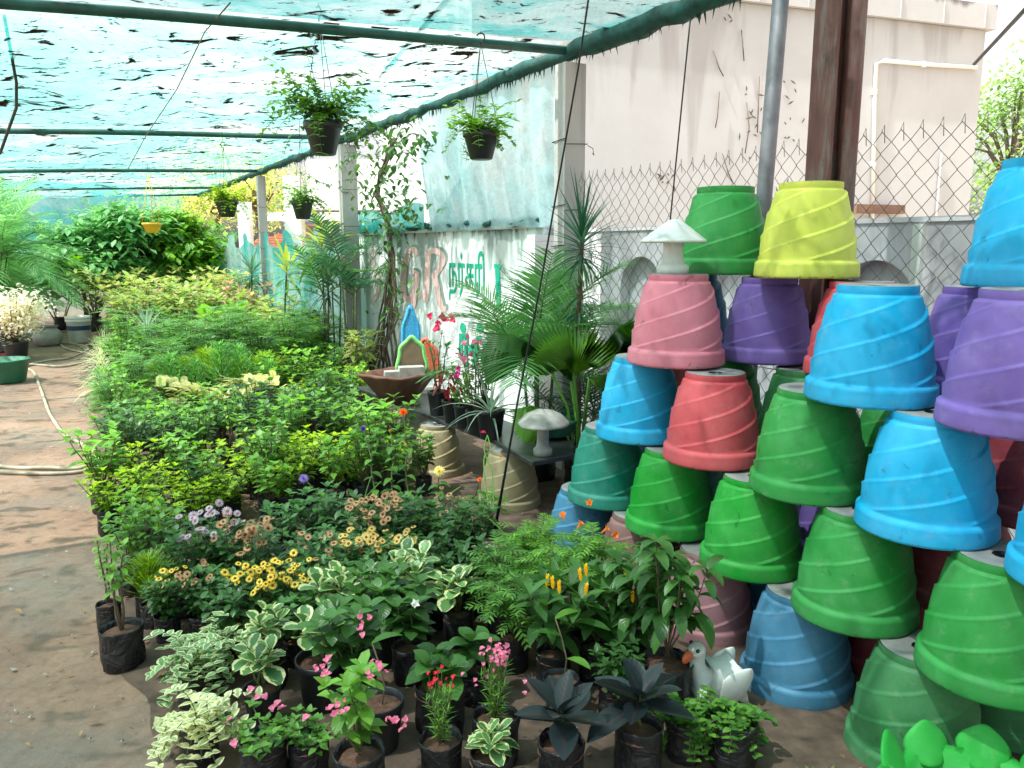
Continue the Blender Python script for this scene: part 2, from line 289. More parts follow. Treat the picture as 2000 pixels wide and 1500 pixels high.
# ------------------------------------------------------------------ mesh builder
class MB:
    def __init__(s): s.V = []; s.F = []; s.U = []; s.R = []; s.n = 0; s.S = True
    def add(s, V, F, U=None, r=None):
        V = np.asarray(V, float).reshape(-1, 3); k = s.n
        s.V.append(V); s.U.append(np.zeros((len(V), 2)) if U is None else np.asarray(U, float)); s.n += len(V)
        rr = R.random() if r is None else r
        for f in F: s.F.append(tuple(i+k for i in f)); s.R.append(rr)
    def mesh(s, name, m, smooth=True):
        me = bpy.data.meshes.new(name)
        V = np.concatenate(s.V); U = np.concatenate(s.U)
        me.from_pydata(V.tolist(), [], s.F)
        me.materials.append(M[m] if isinstance(m, str) else m)
        if smooth: me.polygons.foreach_set('use_smooth', [True]*len(s.F))
        uv = me.uv_layers.new(name='UVMap'); li = np.empty(len(me.loops), int); me.loops.foreach_get('vertex_index', li)
        uv.data.foreach_set('uv', U[li].ravel())
        a = me.attributes.new('rnd', 'FLOAT', 'FACE'); a.data.foreach_set('value', s.R)
        me.update(); return me
    # ---- shapes
    def leaf(s, b, d, up, Ln, W, shape='oval', droop=.5, fold=.25, n=3, r=None, curl=0):
        d = np.array(d, float); d /= np.linalg.norm(d)+1e-9; up = np.array(up, float)
        pts = [np.array(b, float)]; dk = d.copy(); dirs = [dk]
        for k in range(n):
            dk = dk + np.array([0, 0, -1.])*droop/n; dk /= np.linalg.norm(dk); pts.append(pts[-1]+dk*Ln/n); dirs.append(dk)
        sd = np.cross(d, up); sn = np.linalg.norm(sd)
        sd = sd/sn if sn > 1e-4 else np.array([1., 0, 0])
        V = []; U = []
        for k in range(n+1):
            a = k/n
            if shape == 'oval': wv = math.sin(math.pi*min(1, a*.94+.05))**.75
            elif shape == 'ovate': wv = math.sin(math.pi*(a*.95+.04)**.65)**.9
            elif shape == 'obov': wv = math.sin(math.pi*(a*.93+.03)**1.45)**.7
            elif shape == 'heart': wv = (1-a)**.55*(.55+.9*a) if a > 0 else .6
            else: wv = (1-a*.97)*min(1, .35+a*4)
            wv = max(wv, .04)*W/2; nr = np.cross(sd, dirs[k])
            lift = nr*fold*wv
            V += [pts[k]-sd*wv+lift, pts[k]-nr*curl*0, pts[k]+sd*wv+lift]; U += [(-1, a), (0, a), (1, a)]
        F = []
        for k in range(n):
            i = 3*k; F += [(i, i+1, i+4, i+3), (i+1, i+2, i+5, i+4)]
        s.add(V, F, U, r); return pts[-1]
    def tube(s, P, rr, k=6, cap=True, r=None):
        P = [np.array(p, float) for p in P]; n = len(P)
        if not hasattr(rr, '__len__'): rr = [rr]*n
        V = []; U = []; ref = np.array([.31, .2, .93])
        for i in range(n):
            t = P[min(i+1, n-1)]-P[max(i-1, 0)]; t /= np.linalg.norm(t)+1e-9
            a = np.cross(t, ref)
            if np.linalg.norm(a) < .1: a = np.cross(t, np.array([1., 0, 0]))
            a /= np.linalg.norm(a); b = np.cross(t, a); ref = np.cross(a, t) if False else ref
            for j in range(k):
                th = 2*math.pi*j/k; V.append(P[i]+(a*math.cos(th)+b*math.sin(th))*rr[i]); U.append((j/k, i/n))
        F = [(i*k+j, i*k+(j+1)%k, (i+1)*k+(j+1)%k, (i+1)*k+j) for i in range(n-1) for j in range(k)]
        if cap: F += [tuple(range(k-1, -1, -1)), tuple((n-1)*k+j for j in range(k))]
        s.add(V, F, U, r)
    def lathe(s, prof, k=24, c=(0, 0, 0), capb=False, capt=False, fn=None):
        V = []; n = len(prof)
        for i, (r_, z) in enumerate(prof):
            for j in range(k):
                th = 2*math.pi*j/k; q = r_ + (fn(th, z, i) if fn else 0)
                V.append((c[0]+q*math.cos(th), c[1]+q*math.sin(th), c[2]+z))
        F = [(i*k+j, i*k+(j+1)%k, (i+1)*k+(j+1)%k, (i+1)*k+j) for i in range(n-1) for j in range(k)]
        if capb: F.append(tuple(range(k-1, -1, -1)))
        if capt: F.append(tuple((n-1)*k+j for j in range(k)))
        s.add(V, F)
    def box(s, c, d, M3=None):
        V = [(x, y, z) for x in (-.5, .5) for y in (-.5, .5) for z in (-.5, .5)]
        V = np.array(V)*np.array(d)
        if M3 is not None: V = V @ np.array(M3).T
        s.add(V+np.array(c), [(0,1,3,2),(4,6,7,5),(0,4,5,1),(2,3,7,6),(0,2,6,4),(1,5,7,3)])
    def grid(s, fn, nu, nv, r=None):
        V = [fn(i/nu, j/nv) for i in range(nu+1) for j in range(nv+1)]
        U = [(i/nu, j/nv) for i in range(nu+1) for j in range(nv+1)]
        s.add(V, [(i*(nv+1)+j, (i+1)*(nv+1)+j, (i+1)*(nv+1)+j+1, i*(nv+1)+j+1) for i in range(nu) for j in range(nv)], U, r)
MUN = Matrix.Rotation(YAW, 3, 'Z')      # local x = n direction, local y = u direction
def thing(name, label, cat, loc=(0,0,0), rz=0, group=None, s=1):
    o = bpy.data.objects.new(name, None); C.objects.link(o); o.location = loc; o.rotation_euler = (0, 0, rz); o.scale = (s, s, s)
    o.empty_display_size = .05
    o['label'] = label; o['category'] = cat
    if group: o['group'] = group
    return o
def part(name, me, parent=None, loc=None, rot=None, sc_=None):
    o = bpy.data.objects.new(name, me); C.objects.link(o)
    if parent: o.parent = parent
    if loc is not None: o.location = loc
    if rot is not None: o.rotation_euler = rot
    if sc_ is not None: o.scale = (sc_,)*3 if not hasattr(sc_, '__len__') else sc_
    return o
def solo(name, me, label, cat, group=None, **k):
    o = part(name, me, **k); o['label'] = label; o['category'] = cat
    if group: o['group'] = group
    return o
def struct(name, me, kind='structure'):
    o = part(name, me); o['kind'] = kind; return o
# ------------------------------------------------------------------ ground
def sheet(name, pts, z, m):
    b = MB(); b.add([(p[0], p[1], z) for p in pts], [tuple(range(len(pts)))]); return struct(name, b.mesh(name, m, False))
sheet('ground', [(-300, -60), (300, -60), (300, 400), (-300, 400)], -.02, 'outer')
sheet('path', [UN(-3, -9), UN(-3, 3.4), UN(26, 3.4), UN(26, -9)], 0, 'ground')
b = MB()
def bedz(i, j):
    u = 1.0 + i*17; n = .12 + j*3.1 + .05*math.sin(u*3.1)*(1-j) + .02*math.sin(u*13)*(1-j)
    e = min(j, .04)/.04
    return tuple(UN(u, n, .004 + e*.008*(1+math.sin(u*7+n*11))))
b.grid(bedz, 420, 16); struct('soil_ground', b.mesh('soil_ground', 'soilbed'))
# ------------------------------------------------------------------ shade net roof, pipes, posts
NE = 3.19
def znet(n): return 3.0 - .05*(NE - n)
def roof(name, u0, u1, m, nu, label):
    b = MB()
    def f(i, j):
        u = u0+(u1-u0)*i; n = -9.5+(NE+9.5)*j
        span = 5.15; span = 5.1; ph = ((u-UA) % span)/span; nearp = min(ph, 1-ph)*span
        sag = -.13*math.sin(math.pi*ph)*(.3+.7*math.sin(math.pi*min(1, j)))
        wr = .035*mnoise.noise(Vector((u*1.3, n*2.2, 0)))+.018*mnoise.noise(Vector((u*4, n*6, 3)))
        k_ = min(1, nearp/.5); return tuple(UN(u, n, znet(n)+sag*.8+wr*(.15+.85*k_)*1.3+.05))
    b.grid(f, nu, 120); return solo(name, b.mesh(name, m), label, 'shade net')
# posts stand at u = 5.0-ish; compute from the photo's post foot line
UA = toUN(WN(1108, 300, NE))[0]; UB = UA + 5.1
PU = [UA-5.0, UA, UB, UB+5.0, UB+9.6, UB+12.4]
roof('shade_net', UA-9.5, UA-.02, 'net_dark', 90, 'darker dense teal shade net overhead in front of the nearest green pipe')  # net's unseen reach leftward and behind the camera added to darken the foreground
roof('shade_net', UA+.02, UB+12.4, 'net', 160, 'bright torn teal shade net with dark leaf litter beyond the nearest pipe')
def pipe(u, label, r_=.03):
    b = MB(); n0 = -9.6
    P = [UN(u, n0+(NE-n0)*k/14, znet(n0+(NE-n0)*k/14)-.012*math.sin(k)) for k in range(15)]
    b.tube(P, r_, 10); solo('roof_pipe', b.mesh('roof_pipe', 'pipe_green'), label, 'pipe', 'green pipes across the net roof')
for u, lb in zip(PU[1:], ['thick green roof pipe nearest the camera, the two nearest baskets under it', 'green roof pipe second from the camera, crossing above the middle of the bed', 'thin green roof pipe third from the camera', 'thin green roof pipe just before the back net', 'farthest green roof pipe along the top of the back net']):
    pipe(u, lb)
# long edge beam with rolled net
b = MB(); P = []; rr = []
for k in range(130):
    u = UA-5.2 + k*(UB+12.4-UA+5.2)/129
    P.append(UN(u, NE+.02+.012*R.uniform(-1, 1), 3.0+.02*R.uniform(-1, 1)-.02)); rr.append(.042+.02*R.random()+(.02 if u < UA else 0))
b.tube(P, rr, 9)
for k in range(420):
    u = UA-5 + R.random()*14; a = R.uniform(-.5, .5)
    b.leaf(UN(u, NE+.02, 2.97), (a*.6, R.uniform(-.5, .5), -1), (0, 1, 0), R.uniform(.05, .12), R.uniform(.008, .03), 'strap', .2, .1, 2)
solo('net_edge_roll', b.mesh('net_edge_roll', 'netroll'), 'dark green frayed roll of net running along the roof edge over the wall', 'net roll')
def post(u, label, wd=.17, n=NE+.02):
    t = thing('concrete_post', label, 'post', UN(u, n), YAW)
    b = MB(); b.box((0, 0, 1.45), (wd, wd*.8, 2.9)); me = b.mesh('shaft', 'concrete', False); part('shaft', me, t)
    b = MB()
    for z in (1.15, 1.62, 1.9, 2.35):
        q = wd/2+.006; P = [(-q, -q, z), (q, -q, z+.01), (q, q, z+.02), (-q, q, z+.03), (-q, -q, z+.04)]
        b.tube(P, .0035, 5)
        b.tube([(q, -q, z), (q+.03, -q-.02, z-.02), (q+.02, -q-.05, z-.07), (q+.04, -q, z-.05)], .003, 5)
    part('wire_tie', b.mesh('wire_tie', 'iron'), t)
    return t
post(UA, 'tall grey concrete post at the right end of the white net curtain')
post(UB, 'tall concrete post between the painted wall and the low teal net', .2)
post(UB+5, 'thin white post far along the low teal net', .14)
# guy ropes and strings
def cable(p0, p1, r_, m, name, label, cat, sag=0, n=12):
    b = MB(); p0, p1 = Vector(p0), Vector(p1)
    b.tube([p0.lerp(p1, k/n)+Vector((0, 0, -sag*math.sin(math.pi*k/n))) for k in range(n+1)], r_, 6)
    solo(name, b.mesh(name, m), label, cat)
b = MB()
P = [WY(1152, -20, 3.1), WY(1130, 130, 3.4), WY(1088, 370, 3.75), WY(1055, 560, 4.0), WY(1010, 790, 4.3)]; P.append(G(965, 1045, .12))
b.tube([tuple(p) for p in P], [.004, .004, .0045, .005, .006, .009], 7)
solo('training_rope', b.mesh('training_rope', 'iron'), 'thin black rope slanting down from the net to a small black bag', 'rope')
cable(WN(1348, 40, 3.1), WN(1308, 440, 3.1), .005, 'iron', 'slack_string', 'thin dark string hanging straight down behind the mushroom with the white cone', 'cord')
cable(WY(2010, 10, 6.5), WY(1903, 125, 9.2), .02, 'iron', 'stay_cable', 'dark stay cable slanting against the sky at the building corner', 'cable')
# thin lines under the net
b = MB(); b.tube([tuple(WY(8, 30, 5)), tuple(WY(32, 160, 5.6)), tuple(WY(32, 210, 6)), tuple(WY(0, 300, 6.4))], .011, 6)
solo('net_rope', b.mesh('net_rope', 'iron'), 'knotted dark rope hanging under the net at the far left', 'rope')
b = MB(); b.tube([tuple(WY(*q)) for q in [(450, 5, 4.4), (400, 62, 5), (345, 175, 6.1), (285, 265, 7.4), (250, 330, 9)]], .004, 5)
solo('net_string', b.mesh('net_string', 'dry'), 'thin pale string tied under the net between the first two pipes', 'string')
# ------------------------------------------------------------------ compound wall with lettering, arches
NW = 3.42
ZW = 1.80
U0 = toUN(WN(1062, 500, NW))[0]; U1 = toUN(WN(702, 500, NW))[0]
wl = thing('painted_wall', 'pale green painted wall with faded pink and green lettering', 'wall', UN(U0, NW), YAW)
LW = U1-U0
b = MB(); b.box((.08, LW/2, ZW/2), (.16, LW, ZW)); part('wall_face', b.mesh('wall_face', 'wallpaint', False), wl)
b = MB(); b.box((.078, LW/2, ZW+.022), (.20, LW+.02, .045)); part('coping', b.mesh('coping', 'parapet', False), wl)
def onwall(px, py):      # local (y along u, z) on the wall face
    p = WN(px, py, NW); return toUN(p)[0]-U0, p.z
def stroke_letters(name, strokes, wd, m, off=.004, dx=0, dz=0):
    b = MB()
    for si, st in enumerate(strokes):
        st = [onwall(*q) for q in st]; n = len(st); of = off+.0006*si
        V = []
        for i, (y, z) in enumerate(st):
            a, c = st[max(i-1, 0)], st[min(i+1, n-1)]; ty, tz = c[0]-a[0], c[1]-a[1]; l = math.hypot(ty, tz)+1e-9
            wy, wz = wd[0]*(-tz/l), wd[1]*(ty/l)
            V += [(-of, y+wy+dx, z+wz+dz), (-of, y-wy+dx, z-wz+dz)]
        F = [(2*i, 2*i+1, 2*i+3, 2*i+2) for i in range(n-1)]; b.add(V, F)
    part(name, b.mesh(name, m, False), wl)
def smoothp(P, k=4):
    P = [Vector((*p, 0)) for p in P]; out = []
    for i in range(len(P)-1):
        p0, p1, p2, p3 = P[max(i-1, 0)], P[i], P[i+1], P[min(i+2, len(P)-1)]
        for j in range(k):
            t = j/k; out.append(tuple((.5*((2*p1)+(-p0+p2)*t+(2*p0-5*p1+4*p2-p3)*t*t+(-p0+3*p1-3*p2+p3)*t**3))[:2]))
    out.append(tuple(P[-1][:2])); return out
Gs = [smoothp([(815, 500), (811, 488), (802, 489), (795, 505), (789, 540), (789, 570), (796, 584), (806, 578), (812, 560), (814, 535), (805, 533)]), smoothp([(813, 556), (810, 580), (805, 604)])]
Rs = [smoothp([(838, 492), (836, 530), (834, 565), (831, 590)]), smoothp([(836, 492), (850, 490), (864, 498), (864, 515), (856, 530), (846, 540)]), smoothp([(848, 536), (854, 556), (858, 580), (864, 600), (872, 604)])]
stroke_letters('lettering', Gs, (.085, .028), 'let_shade', .003, -.05, .025); stroke_letters('lettering', Rs, (.075, .028), 'let_shade', .003, -.05, .025)
stroke_letters('lettering', Gs, (.085, .03), 'let_pink', .006); stroke_letters('lettering', Rs, (.075, .03), 'let_pink', .006)
stroke_letters('lettering', [[(819, 568), (822, 582)]], (.06, .03), 'let_pink', .006)
Ss = [smoothp([(738, 480), (730, 490), (728, 510), (735, 530), (742, 550), (738, 575), (728, 590)])]
stroke_letters('lettering', Ss, (.09, .03), 'let_pale', .006)

tam = [ [(880, 518), (899, 517)], [(886, 518), (885, 548)], [(894, 518), (894, 575)], smoothp([(885, 548), (896, 546)]), smoothp([(894, 575), (886, 580), (878, 579), (877, 586)]),
 [(902, 518), (914, 516)], [(904, 518), (903, 572)], [(912, 517), (911, 556)],
 [(917, 516), (931, 515)], smoothp([(919, 518), (917, 545), (918, 570)]), smoothp([(918, 545), (924, 540), (927, 552), (924, 566), (918, 570)]), [(930, 516), (929, 570)],
 [(934, 516), (944, 515)], [(936, 516), (934, 570)], smoothp([(943, 566), (944, 540), (946, 515), (944, 498), (938, 493), (932, 500), (933, 508)]), [(941, 516), (940, 560)], smoothp([(935, 568), (938, 580)])]
def wall_text(txt, x0, x1, yt, yb, bold=.014):
    cu = bpy.data.curves.new('t', 'FONT'); cu.body = txt; cu.offset = bold; q = bpy.data.objects.new('t', cu); C.objects.link(q)
    me = bpy.data.meshes.new_from_object(q.evaluated_get(bpy.context.evaluated_depsgraph_get())); bpy.data.objects.remove(q)
    P = [v.co.copy() for v in me.vertices]; X0, X1 = min(p.x for p in P), max(p.x for p in P); Y0, Y1 = min(p.y for p in P), max(p.y for p in P)
    ya, yb_ = onwall(x0, (yt+yb)/2)[0], onwall(x1, (yt+yb)/2)[0]; zt, zb = onwall((x0+x1)/2, yt)[1], onwall((x0+x1)/2, yb)[1]
    b = MB()
    for i, f in enumerate(me.polygons):
        b.add([(-.005-.0003*(i % 7), ya+(P[v].x-X0)/(X1-X0)*(yb_-ya), zb+(P[v].y-Y0)/(Y1-Y0)*(zt-zb)) for v in f.vertices], [tuple(range(len(f.vertices)))])
    part('lettering', b.mesh('lettering', 'let_green', False), wl)
wall_text('\u0ba8\u0bb0\u0bcd\u0b9a\u0bb0\u0bbf', 877, 947, 490, 590)
b = MB()
for (px, py) in [(938, 640), (905, 640), (985, 640)]:
    y, z = onwall(px, py); b.add([(-.006, y+.07*math.cos(a*math.pi/6), z+.05*math.sin(a*math.pi/6)) for a in range(12)], [tuple(range(12))])
part('lettering', b.mesh('lettering', 'let_green', False), wl)
t2 = [[(972, 518), (975, 600)], [(966, 520), (980, 519)], [(898, 655), (916, 654)], [(902, 655), (900, 700)], [(912, 655), (910, 715)], smoothp([(918, 690), (925, 672), (936, 660), (946, 668), (950, 690)]), [(930, 665), (928, 712)], [(952, 655), (970, 654)], [(960, 655), (958, 712)], [(976, 640), (974, 700)], [(925, 690), (966, 688)]]
stroke_letters('lettering', t2, (.045, .018), 'let_green', .006)
# water marks: dark drips at the wall top as thin cable strands of the net hem
b = MB()
for k in range(60):
    y = R.uniform(.1, LW-.1); b.leaf((-.012, y, ZW+.06), (0, R.uniform(-.2, .2), -1), (1, 0, 0), R.uniform(.05, .16), R.uniform(.01, .05), 'strap', .1, 0, 2)
b.tube([(-.03+.01*math.sin(k*2.), LW*k/30, ZW+.06+.02*math.sin(k*1.7)) for k in range(31)], [.022+.012*R.random() for k in range(31)], 7)
part('net_hem', b.mesh('net_hem', 'netroll'), wl)
# grey wall with arched recesses, right of the post
ar = thing('arched_wall', 'grey compound wall with arched recesses behind the chain-link fence', 'wall', UN(U0-.02, NW+.12), YAW)
LA = 6.5
ZA = 1.76
arch_c = [toUN(WN(x, 500, NW+.12))[0]-(U0-.02) for x in (1252, 1712)]
sp = abs(arch_c[0]-arch_c[1]); arch_c = sorted([arch_c[0], (arch_c[0]+arch_c[1])/2, arch_c[1], arch_c[1]-sp/2, arch_c[1]-sp])
b = MB()   # front layer made of quads round each recess
edges = [-LA]; hw = .23; zs = 1.35
for c_ in arch_c: edges += [c_-hw, c_+hw]
edges.append(0)
for i in range(0, len(edges)-1):
    y0, y1 = edges[i], edges[i+1]
    if y1-y0 < .01: continue
    if i % 2 == 0: b.box((.04, (y0+y1)/2, ZA/2), (.08, y1-y0, ZA))
    else:
        cx = (y0+y1)/2; n = 14; V = []
        for k in range(n+1):
            a = math.pi*k/n; V += [(0, cx-hw*math.cos(a), zs+hw*math.sin(a)), (0, cx-hw*math.cos(a), ZA), (.08, cx-hw*math.cos(a), zs+hw*math.sin(a))]
        b.add(V, [(3*k, 3*k+3, 3*k+4, 3*k+1) for k in range(n)]+[(3*k, 3*k+2, 3*k+5, 3*k+3) for k in range(n)])
part('wall_face', b.mesh('wall_face', 'wallgrey', False), ar)
b = MB(); b.box((.14, -LA/2, ZA/2-.01), (.115, LA, ZA-.02)); part('recess_panel', b.mesh('recess_panel', 'wallgrey', False), ar)
b = MB(); b.box((.09, -LA/2, ZA+.012), (.20, LA, .024)); part('coping', b.mesh('coping', 'wallgrey', False), ar)
b = MB(); b.box((-.012, toUN(WN(1795, 500, NW+.12))[0]-(U0-.02), .95), (.03, .05, 1.6)); part('rain_pipe', b.mesh('rain_pipe', 'whitewash', False), ar)
# short return wall by the post
b = MB(); b.box((0, 0, .87), (.30, .12, 1.74)); o = solo('wall_end', b.mesh('wall_end', 'wallgrey', False), 'short grey wall end beside the foot of the tall post', 'wall'); o.location = UN(U0-.085, NW-.02); o.rotation_euler = (0, 0, YAW)
# ------------------------------------------------------------------ net curtain over the wall
cu0 = toUN(WN(1086, 300, NE+.04))[0]; cu1 = toUN(WN(815, 350, NE+.04))[0]
b = MB()
def curt(i, j):
    u = cu0+(cu1-cu0)*i; top = 2.96; bot = 1.81+.008*math.sin(i*26)
    pull = .03*math.exp(-((i)/.06)**2)*math.sin(math.pi*j)
    n = NE+.05+(.035*math.sin(i*31+2*math.sin(i*9))+.02*math.sin(i*77))*(.25+.75*math.sin(math.pi*j)) + .16*j*j*.8
    return tuple(UN(u+pull*3*(1 if i < .1 else 0), n, top+(bot-top)*j))
b.grid(curt, 150, 18); solo('net_curtain', b.mesh('net_curtain', 'net_curtain'), 'pale bluish white net curtain hanging from the roof edge to the painted wall', 'net curtain')
b = MB()
def cut2(i, j):
    u = cu1+.03+(UB-cu1-.12)*i; return tuple(UN(u, NE+.12+.02*math.sin(i*22), 2.08+.04*math.sin(i*9)-.02*i-(.26)*j))
b.grid(cut2, 30, 4); solo('net_strip', b.mesh('net_strip', 'net_side'), 'short teal strip of net along the wall top beside the climbing vine', 'net')
# low scalloped teal net beyond the second post, and its far neighbour
b = MB(); ul = UB+11.0
def low(i, j):
    u = UB+.15+(ul-UB-.15)*i; q = abs(math.sin(u*1.9)); top = 1.64+.30*(1-q)**1.1
    return tuple(UN(u, NE+.03*math.sin(u*6)+.02*math.sin(u*15)+.05*j, top*(1-j)+.02*j))
b.grid(low, 200, 12); solo('low_net_fence', b.mesh('low_net_fence', 'net_side'), 'low teal net fence with scalloped top beyond the painted wall', 'net fence')
# back net
b = MB()
def bk(i, j): return tuple(UN(UB+12.5+.06*math.sin(i*60), -9+(NE+8.6)*i, (znet(0)+.12)*(1-j)+1.35*j))
b.grid(bk, 80, 6); solo('back_net', b.mesh('back_net', 'net_back'), 'bright teal net wall across the far end behind the palms', 'net wall')
b = MB(); b.box((0, 0, .66), (14.5, .15, 1.32)); o = solo('back_wall', b.mesh('back_wall', 'whitewash', False), 'low whitewashed wall under the far teal net', 'wall'); o.location = UN(UB+12.8, -2.6); o.rotation_euler = (0, 0, YAW)
# ------------------------------------------------------------------ building
def vec2(a): return Vector((math.cos(a), math.sin(a), 0))
bd = rad(19); cor = WY(1903, 300, 10.0); cor.z = 0
bl = thing('flat_roof_building', 'cream rendered flat roof building behind the fence', 'building', cor, bd)
HB = WY(1903, 60, 10.0).z; LB = 6.3
b = MB(); b.box((-LB/2, 2.5, HB/2), (LB, 5, HB)); part('wall', b.mesh('wall', 'bldg', False), bl)
b = MB(); b.box((-LB/2+.03, 2.5, HB+.14), (LB+.12, 5.12, .27))
for k in range(10): b.box((-.1-k*.62, -.068, HB+.14), (.012, .01, .26))
part('parapet', b.mesh('parapet', 'parapet', False), bl)
def onb(px, py):
    d = ray(px, py); nb = Vector((math.sin(bd), -math.cos(bd), 0)); t = (cor-Vector((0, 0, EYE))).dot(nb)/d.dot(nb)
    p = Vector((0, 0, EYE))+d*t; q = p-cor; return (q.dot(vec2(bd)), -.03, p.z)
b = MB(); b.tube([onb(1903, 133), onb(1800, 127), onb(1722, 120), onb(1708, 126), onb(1704, 200), onb(1700, 430)], .022, 8)
for q in ((1800, 127), (1704, 180), (1702, 320)):
    p = onb(*q); b.lathe([(.03, -.03), (.03, .03)], 10, p)
part('drain_pipe', b.mesh('drain_pipe', 'whitewash'), bl)
b = MB(); p = onb(1835, 300); b.tube([(p[0], p[1], p[2]), (p[0]+.02, -.03, .4)], .018, 8); part('drain_pipe', b.mesh('drain_pipe', 'alum'), bl)
b = MB(); p0, p1 = onb(1662, 408), onb(1757, 400); b.box(((p0[0]+p1[0])/2, -.05, p0[2]), (p1[0]-p0[0], .08, .1)); part('ledge', b.mesh('ledge', 'thatch', False), bl)
# ragged dry creeper roots left on the wall
b = MB()
for st in [[(1390, 100), (1402, 135), (1410, 150)], [(1402, 180), (1398, 230), (1394, 250)], [(1408, 300), (1420, 340), (1430, 360)], [(1445, 60), (1450, 120)], [(1455, 200), (1460, 250), (1452, 300)], [(1480, 150), (1476, 260)]]:
    b.tube([onb(*q) for q in st], .006, 5)
for k in range(45):
    q = R.choice([(1480, 190, 12, 60), (1455, 235, 14, 25), (1530, 330, 26, 70), (1420, 40, 14, 8), (1535, 250, 14, 60), (1300, 350, 16, 8)])
    x, y = q[0]+R.gauss(0, q[2]), q[1]+R.gauss(0, q[3]); p = onb(x, y)
    if p[2] < HB-.1 and p[0] < -.1: b.leaf(p, (R.uniform(-1, 1), 0, R.uniform(-1, 1)), (0, -1, 0), R.uniform(.03, .09), .02, 'oval', .2, .1, 2)
part('dry_creeper', b.mesh('dry_creeper', 'bark'), bl)
# ------------------------------------------------------------------ poles
b = MB(); p0, p1 = WN(1488, 440, 2.98), WN(1528, -40, 2.98); ft = p0+(p0-p1)*((p0.z)/(p1.z-p0.z)); b.tube([tuple(ft), tuple(p0), tuple(p1+(p1-p0)*.3)], .038, 16)
solo('steel_pole', b.mesh('steel_pole', 'steel'), 'round grey steel pole leaning slightly behind the yellow planter', 'pole')
rp = WN(1620, 380, 3.02); t = thing('rusty_column', 'rusty brown steel column rising behind the yellow planter', 'column', (rp.x, rp.y, 0), rad(20))
b = MB(); b.box((0, 0, 2.1), (.125, .03, 4.2)); b.box((-.070, 0, 2.1), (.014, .15, 4.2)); part('web', b.mesh('web', 'rust', False), t)
b = MB(); b.tube([(.035, -.055, 0), (.035, -.055, 4.2)], .042, 14); part('flange', b.mesh('flange', 'rust'), t)
# ------------------------------------------------------------------ chain-link fence
fu0 = UA-.02; fl = 5.4; dw = .095; dh = .098; HF = 2.14
ch = thing('chain_link_fence', 'rusty grey chain-link fence behind the stacked planters', 'fence', UN(fu0, NE+.05), YAW)
b = MB(); nc = int(fl/dw)
for k in range(nc*2+1):
    y0 = -k*dw/2; P = []
    steps = int(HF/dh*2); s0 = k % 2
    for j in range(0, steps+1):
        z = HF - j*dh/2
        side = (j+s0) % 2
        P.append((.003*(1 if side else -1)+.012*math.sin(z*3+y0*2), y0 - (dw/2)*side*1.0 + .009*mnoise.noise(Vector((y0*3, z*3, 1)))+.012*mnoise.noise(Vector((y0*.9, z*1.1, 5))), z+.012*math.sin(y0*1.7)+.010*mnoise.noise(Vector((y0*2.5, z*2.5, 9)))-.035*max(0, math.sin(y0*1.1))*(z/HF)))
    if s0: continue
    b.tube(P, .0019, 4, False)
    P2 = [(p[0]+.005, p[1]+dw*((j+s0) % 2), p[2]) for j, p in enumerate(P)]; b.tube(P2, .0019, 4, False)
    # twisted barbs on top
    q = P[0]; b.tube([q, (q[0], q[1]-.012, q[2]+.028), (q[0]+.004, q[1]-.016, q[2]-.05)], .0019, 4, False)
part('wire_mesh', b.mesh('wire_mesh', 'galv'), ch)
b = MB()
for z in (1.0, .1): b.tube([(.0, 0, z), (0, -fl, z+.02)], .003, 5)
part('line_wire', b.mesh('line_wire', 'galv'), ch)
# ------------------------------------------------------------------ spiral planters (upside down)
PH, PD = .38, .42
def planter_mesh():
    b = MB(); K, Z = 200, 44; V = []; U = []
    Rm = PD/2
    def base(z):
        if z < .002: return Rm*.965
        if z < .010: return Rm*.99
        if z < .0605: return Rm*(1-.022*(z/.058))
        if z < .070: return Rm*(.978-.055*(z-.060)/.008)
        if z < .352:
            a = (z-.070)/.282; return Rm*(.915-.06*a-.225*a*a)
        if z < .36: return Rm*.605-.003
        return Rm*.60-(z-.36)*.05
    zs = [0, .004, .010, .03, .05, .060, .064, .067, .070]+[.070+.282*k/60 for k in range(1, 61)]+[.355, .360, .374, .380]
    for z in zs:
        for j in range(K):
            th = 2*math.pi*j/K; r_ = base(z)
            if .070 <= z <= .352:
                a = (z-.070)/.282; ph = (4*th/(2*math.pi) - (z+.02)/.092) % 1.0
                st = .0065*((1-ph)**1.0)*min(1, ph/.03); env = min(1, a/.05, (1-a)/.05)
                rid = .0022*math.exp(-((ph-.05)/.022)**2)
                r_ += (st+rid-.003)*max(env, 0)
            V.append((r_*math.cos(th), r_*math.sin(th), z))
    n = len(zs); F = [(i*K+j, i*K+(j+1)%K, (i+1)*K+(j+1)%K, (i+1)*K+j) for i in range(n-1) for j in range(K)]
    b.add(V, F)
    b.lathe([(Rm*.965, .0), (Rm*.90, .001), (Rm*.85, .06), (Rm*.55, .33)], K)
    return b
PMB = planter_mesh()
disc = MB(); disc.lathe([(PD*.29, .3795), (PD*.285, .381), (PD*.16, .3775), (PD*.07, .376)], 40); M['discgrey'] = simple('bare_base_cement', (.24, .235, .23), .85, .3, 9, bmp=.4); DISC = disc.mesh('base_disc', 'discgrey')
hole = MB(); hole.lathe([(PD*.07, .3765), (PD*.065, .366), (.001, .366)], 24); HOLE = hole.mesh('drain_hole', 'black')
